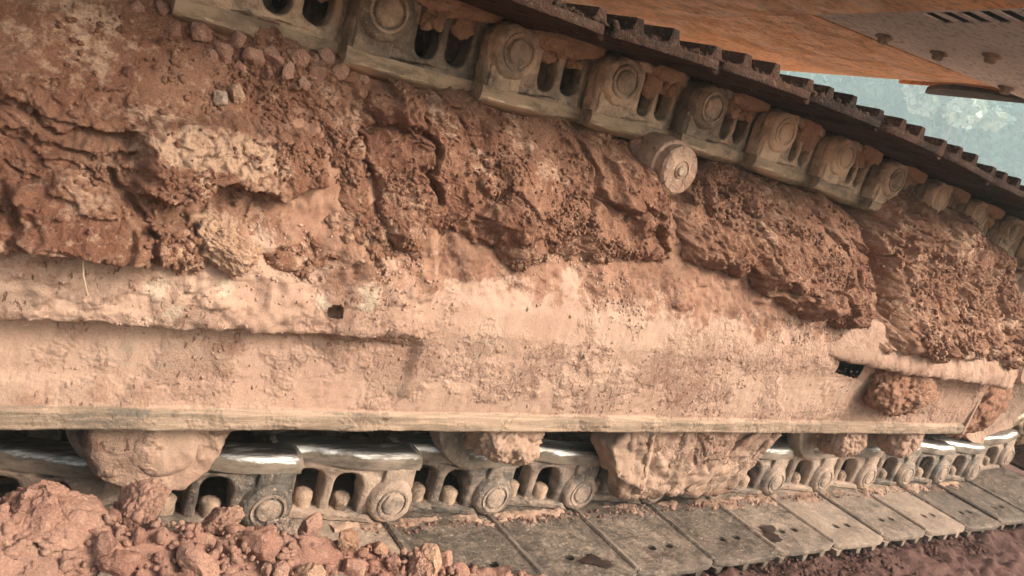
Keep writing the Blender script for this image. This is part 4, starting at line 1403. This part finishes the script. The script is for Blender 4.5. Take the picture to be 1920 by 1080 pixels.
# ------------------------------------------------------------------ wooded hillside beyond
def leaf_cloud(centers, radii, n_per, size, seed):
    rs = np.random.RandomState(seed)
    VV, FF, off = [], [], 0
    for c_, r in zip(centers, radii):
        d = rs.normal(size=(n_per, 3)); d /= np.linalg.norm(d, axis=1)[:, None]
        pos = c_ + d * (r * rs.rand(n_per, 1) ** 0.4)
        a = rs.normal(size=(n_per, 3)); a /= np.linalg.norm(a, axis=1)[:, None]
        b_ = np.cross(a, rs.normal(size=(n_per, 3))); b_ /= np.linalg.norm(b_, axis=1)[:, None]
        s_ = size * rs.uniform(0.6, 1.4, (n_per, 1))
        quad = np.stack([pos - a * s_ * 0.5, pos + b_ * s_ * 0.4, pos + a * s_ * 0.5, pos - b_ * s_ * 0.4], 1)
        VV.append(quad.reshape(-1, 3))
        FF.append(np.arange(n_per * 4).reshape(-1, 4) + off); off += n_per * 4
    return np.concatenate(VV), np.concatenate(FF)

cs, rs_ = [], []
rs = np.random.RandomState(77)
for k in range(620):
    a = math.radians(rs.uniform(2, 62)); d = rs.uniform(68, 116)
    x, y = d * math.cos(a), d * math.sin(a)
    z = float(hill_z(np.array(x), np.array(y)))
    H = rs.uniform(6.0, 10.0)
    for j in range(3):
        cs.append(np.array([x + rs.normal(0, 1.4), y + rs.normal(0, 1.4), z + H * rs.uniform(0.4, 1.0)])); rs_.append(rs.uniform(1.5, 2.8))
V, F = leaf_cloud(cs, rs_, 110, 0.68, 78)
forest = obj('forest', mesh_np('forest', V, F, False), MAT['leaf'])
tag(forest, 'hazy blue green woods on the hillside behind the excavator', kind='stuff')

def pale_tree(x, y, H, label):
    z = float(hill_z(np.array(x), np.array(y)))
    t = empty('tree', (x, y, z))
    tag(t, label, 'tree')
    b = MB()
    b.lathe([(0.22, -0.5), (0.16, H * 0.4), (0.06, H * 0.85)], 'Z', (0, 0, 0), 10)
    for k in range(6):
        a = k * 1.05; h0 = H * (0.35 + 0.08 * k)
        d = Vector((math.cos(a), math.sin(a), 0.8)).normalized() * H * 0.28
        s0 = Vector((0, 0, h0))
        u_ = d.cross(Vector((0, 0, 1))).normalized() * 0.05; w_ = u_.cross(d).normalized() * 0.05
        b.add([s0 + u_, s0 - u_ * 0.5 + w_, s0 - u_ * 0.5 - w_, s0 + d], [[0, 1, 3], [1, 2, 3], [2, 0, 3]])
    obj('trunk', b.build('trunk'), MAT['bark'], t)
    rs = np.random.RandomState(int(x * 10))
    cc = [np.array([rs.normal(0, H * 0.13), rs.normal(0, H * 0.13), H * rs.uniform(0.4, 1.0)]) for _ in range(16)]
    V, F = leaf_cloud(cc, [H * rs.uniform(0.07, 0.15) for _ in cc], 260, 0.5, 5)
    obj('crown', mesh_np('crown', V, F, False), MAT['leaf_pale'], t)
pale_tree(56.5, 31.5, 10.5, 'pale whitish tree standing out before the hazy woods')

# ------------------------------------------------------------------ hazy air
b = MB()
b.box(-620, 620, -620, 620, -1.5, 28.0, 0.0)
m, t, p = nt('haze')
t.nodes.remove(p)
pv = t.nodes.new('ShaderNodeVolumePrincipled')
pv.inputs['Color'].default_value = (0.72, 0.97, 1.0, 1)
pv.inputs['Density'].default_value = 0.0065
pv.inputs['Anisotropy'].default_value = 0.1
t.links.new(pv.outputs[0], t.nodes['Material Output'].inputs['Volume'])
hz = obj('haze', b.build('haze'), m)
tag(hz, 'thin pale hazy air over the whole site', kind='stuff')

print('TRIS', sum(sum(len(p.vertices) - 2 for p in m_.polygons) for m_ in bpy.data.meshes if m_.users))
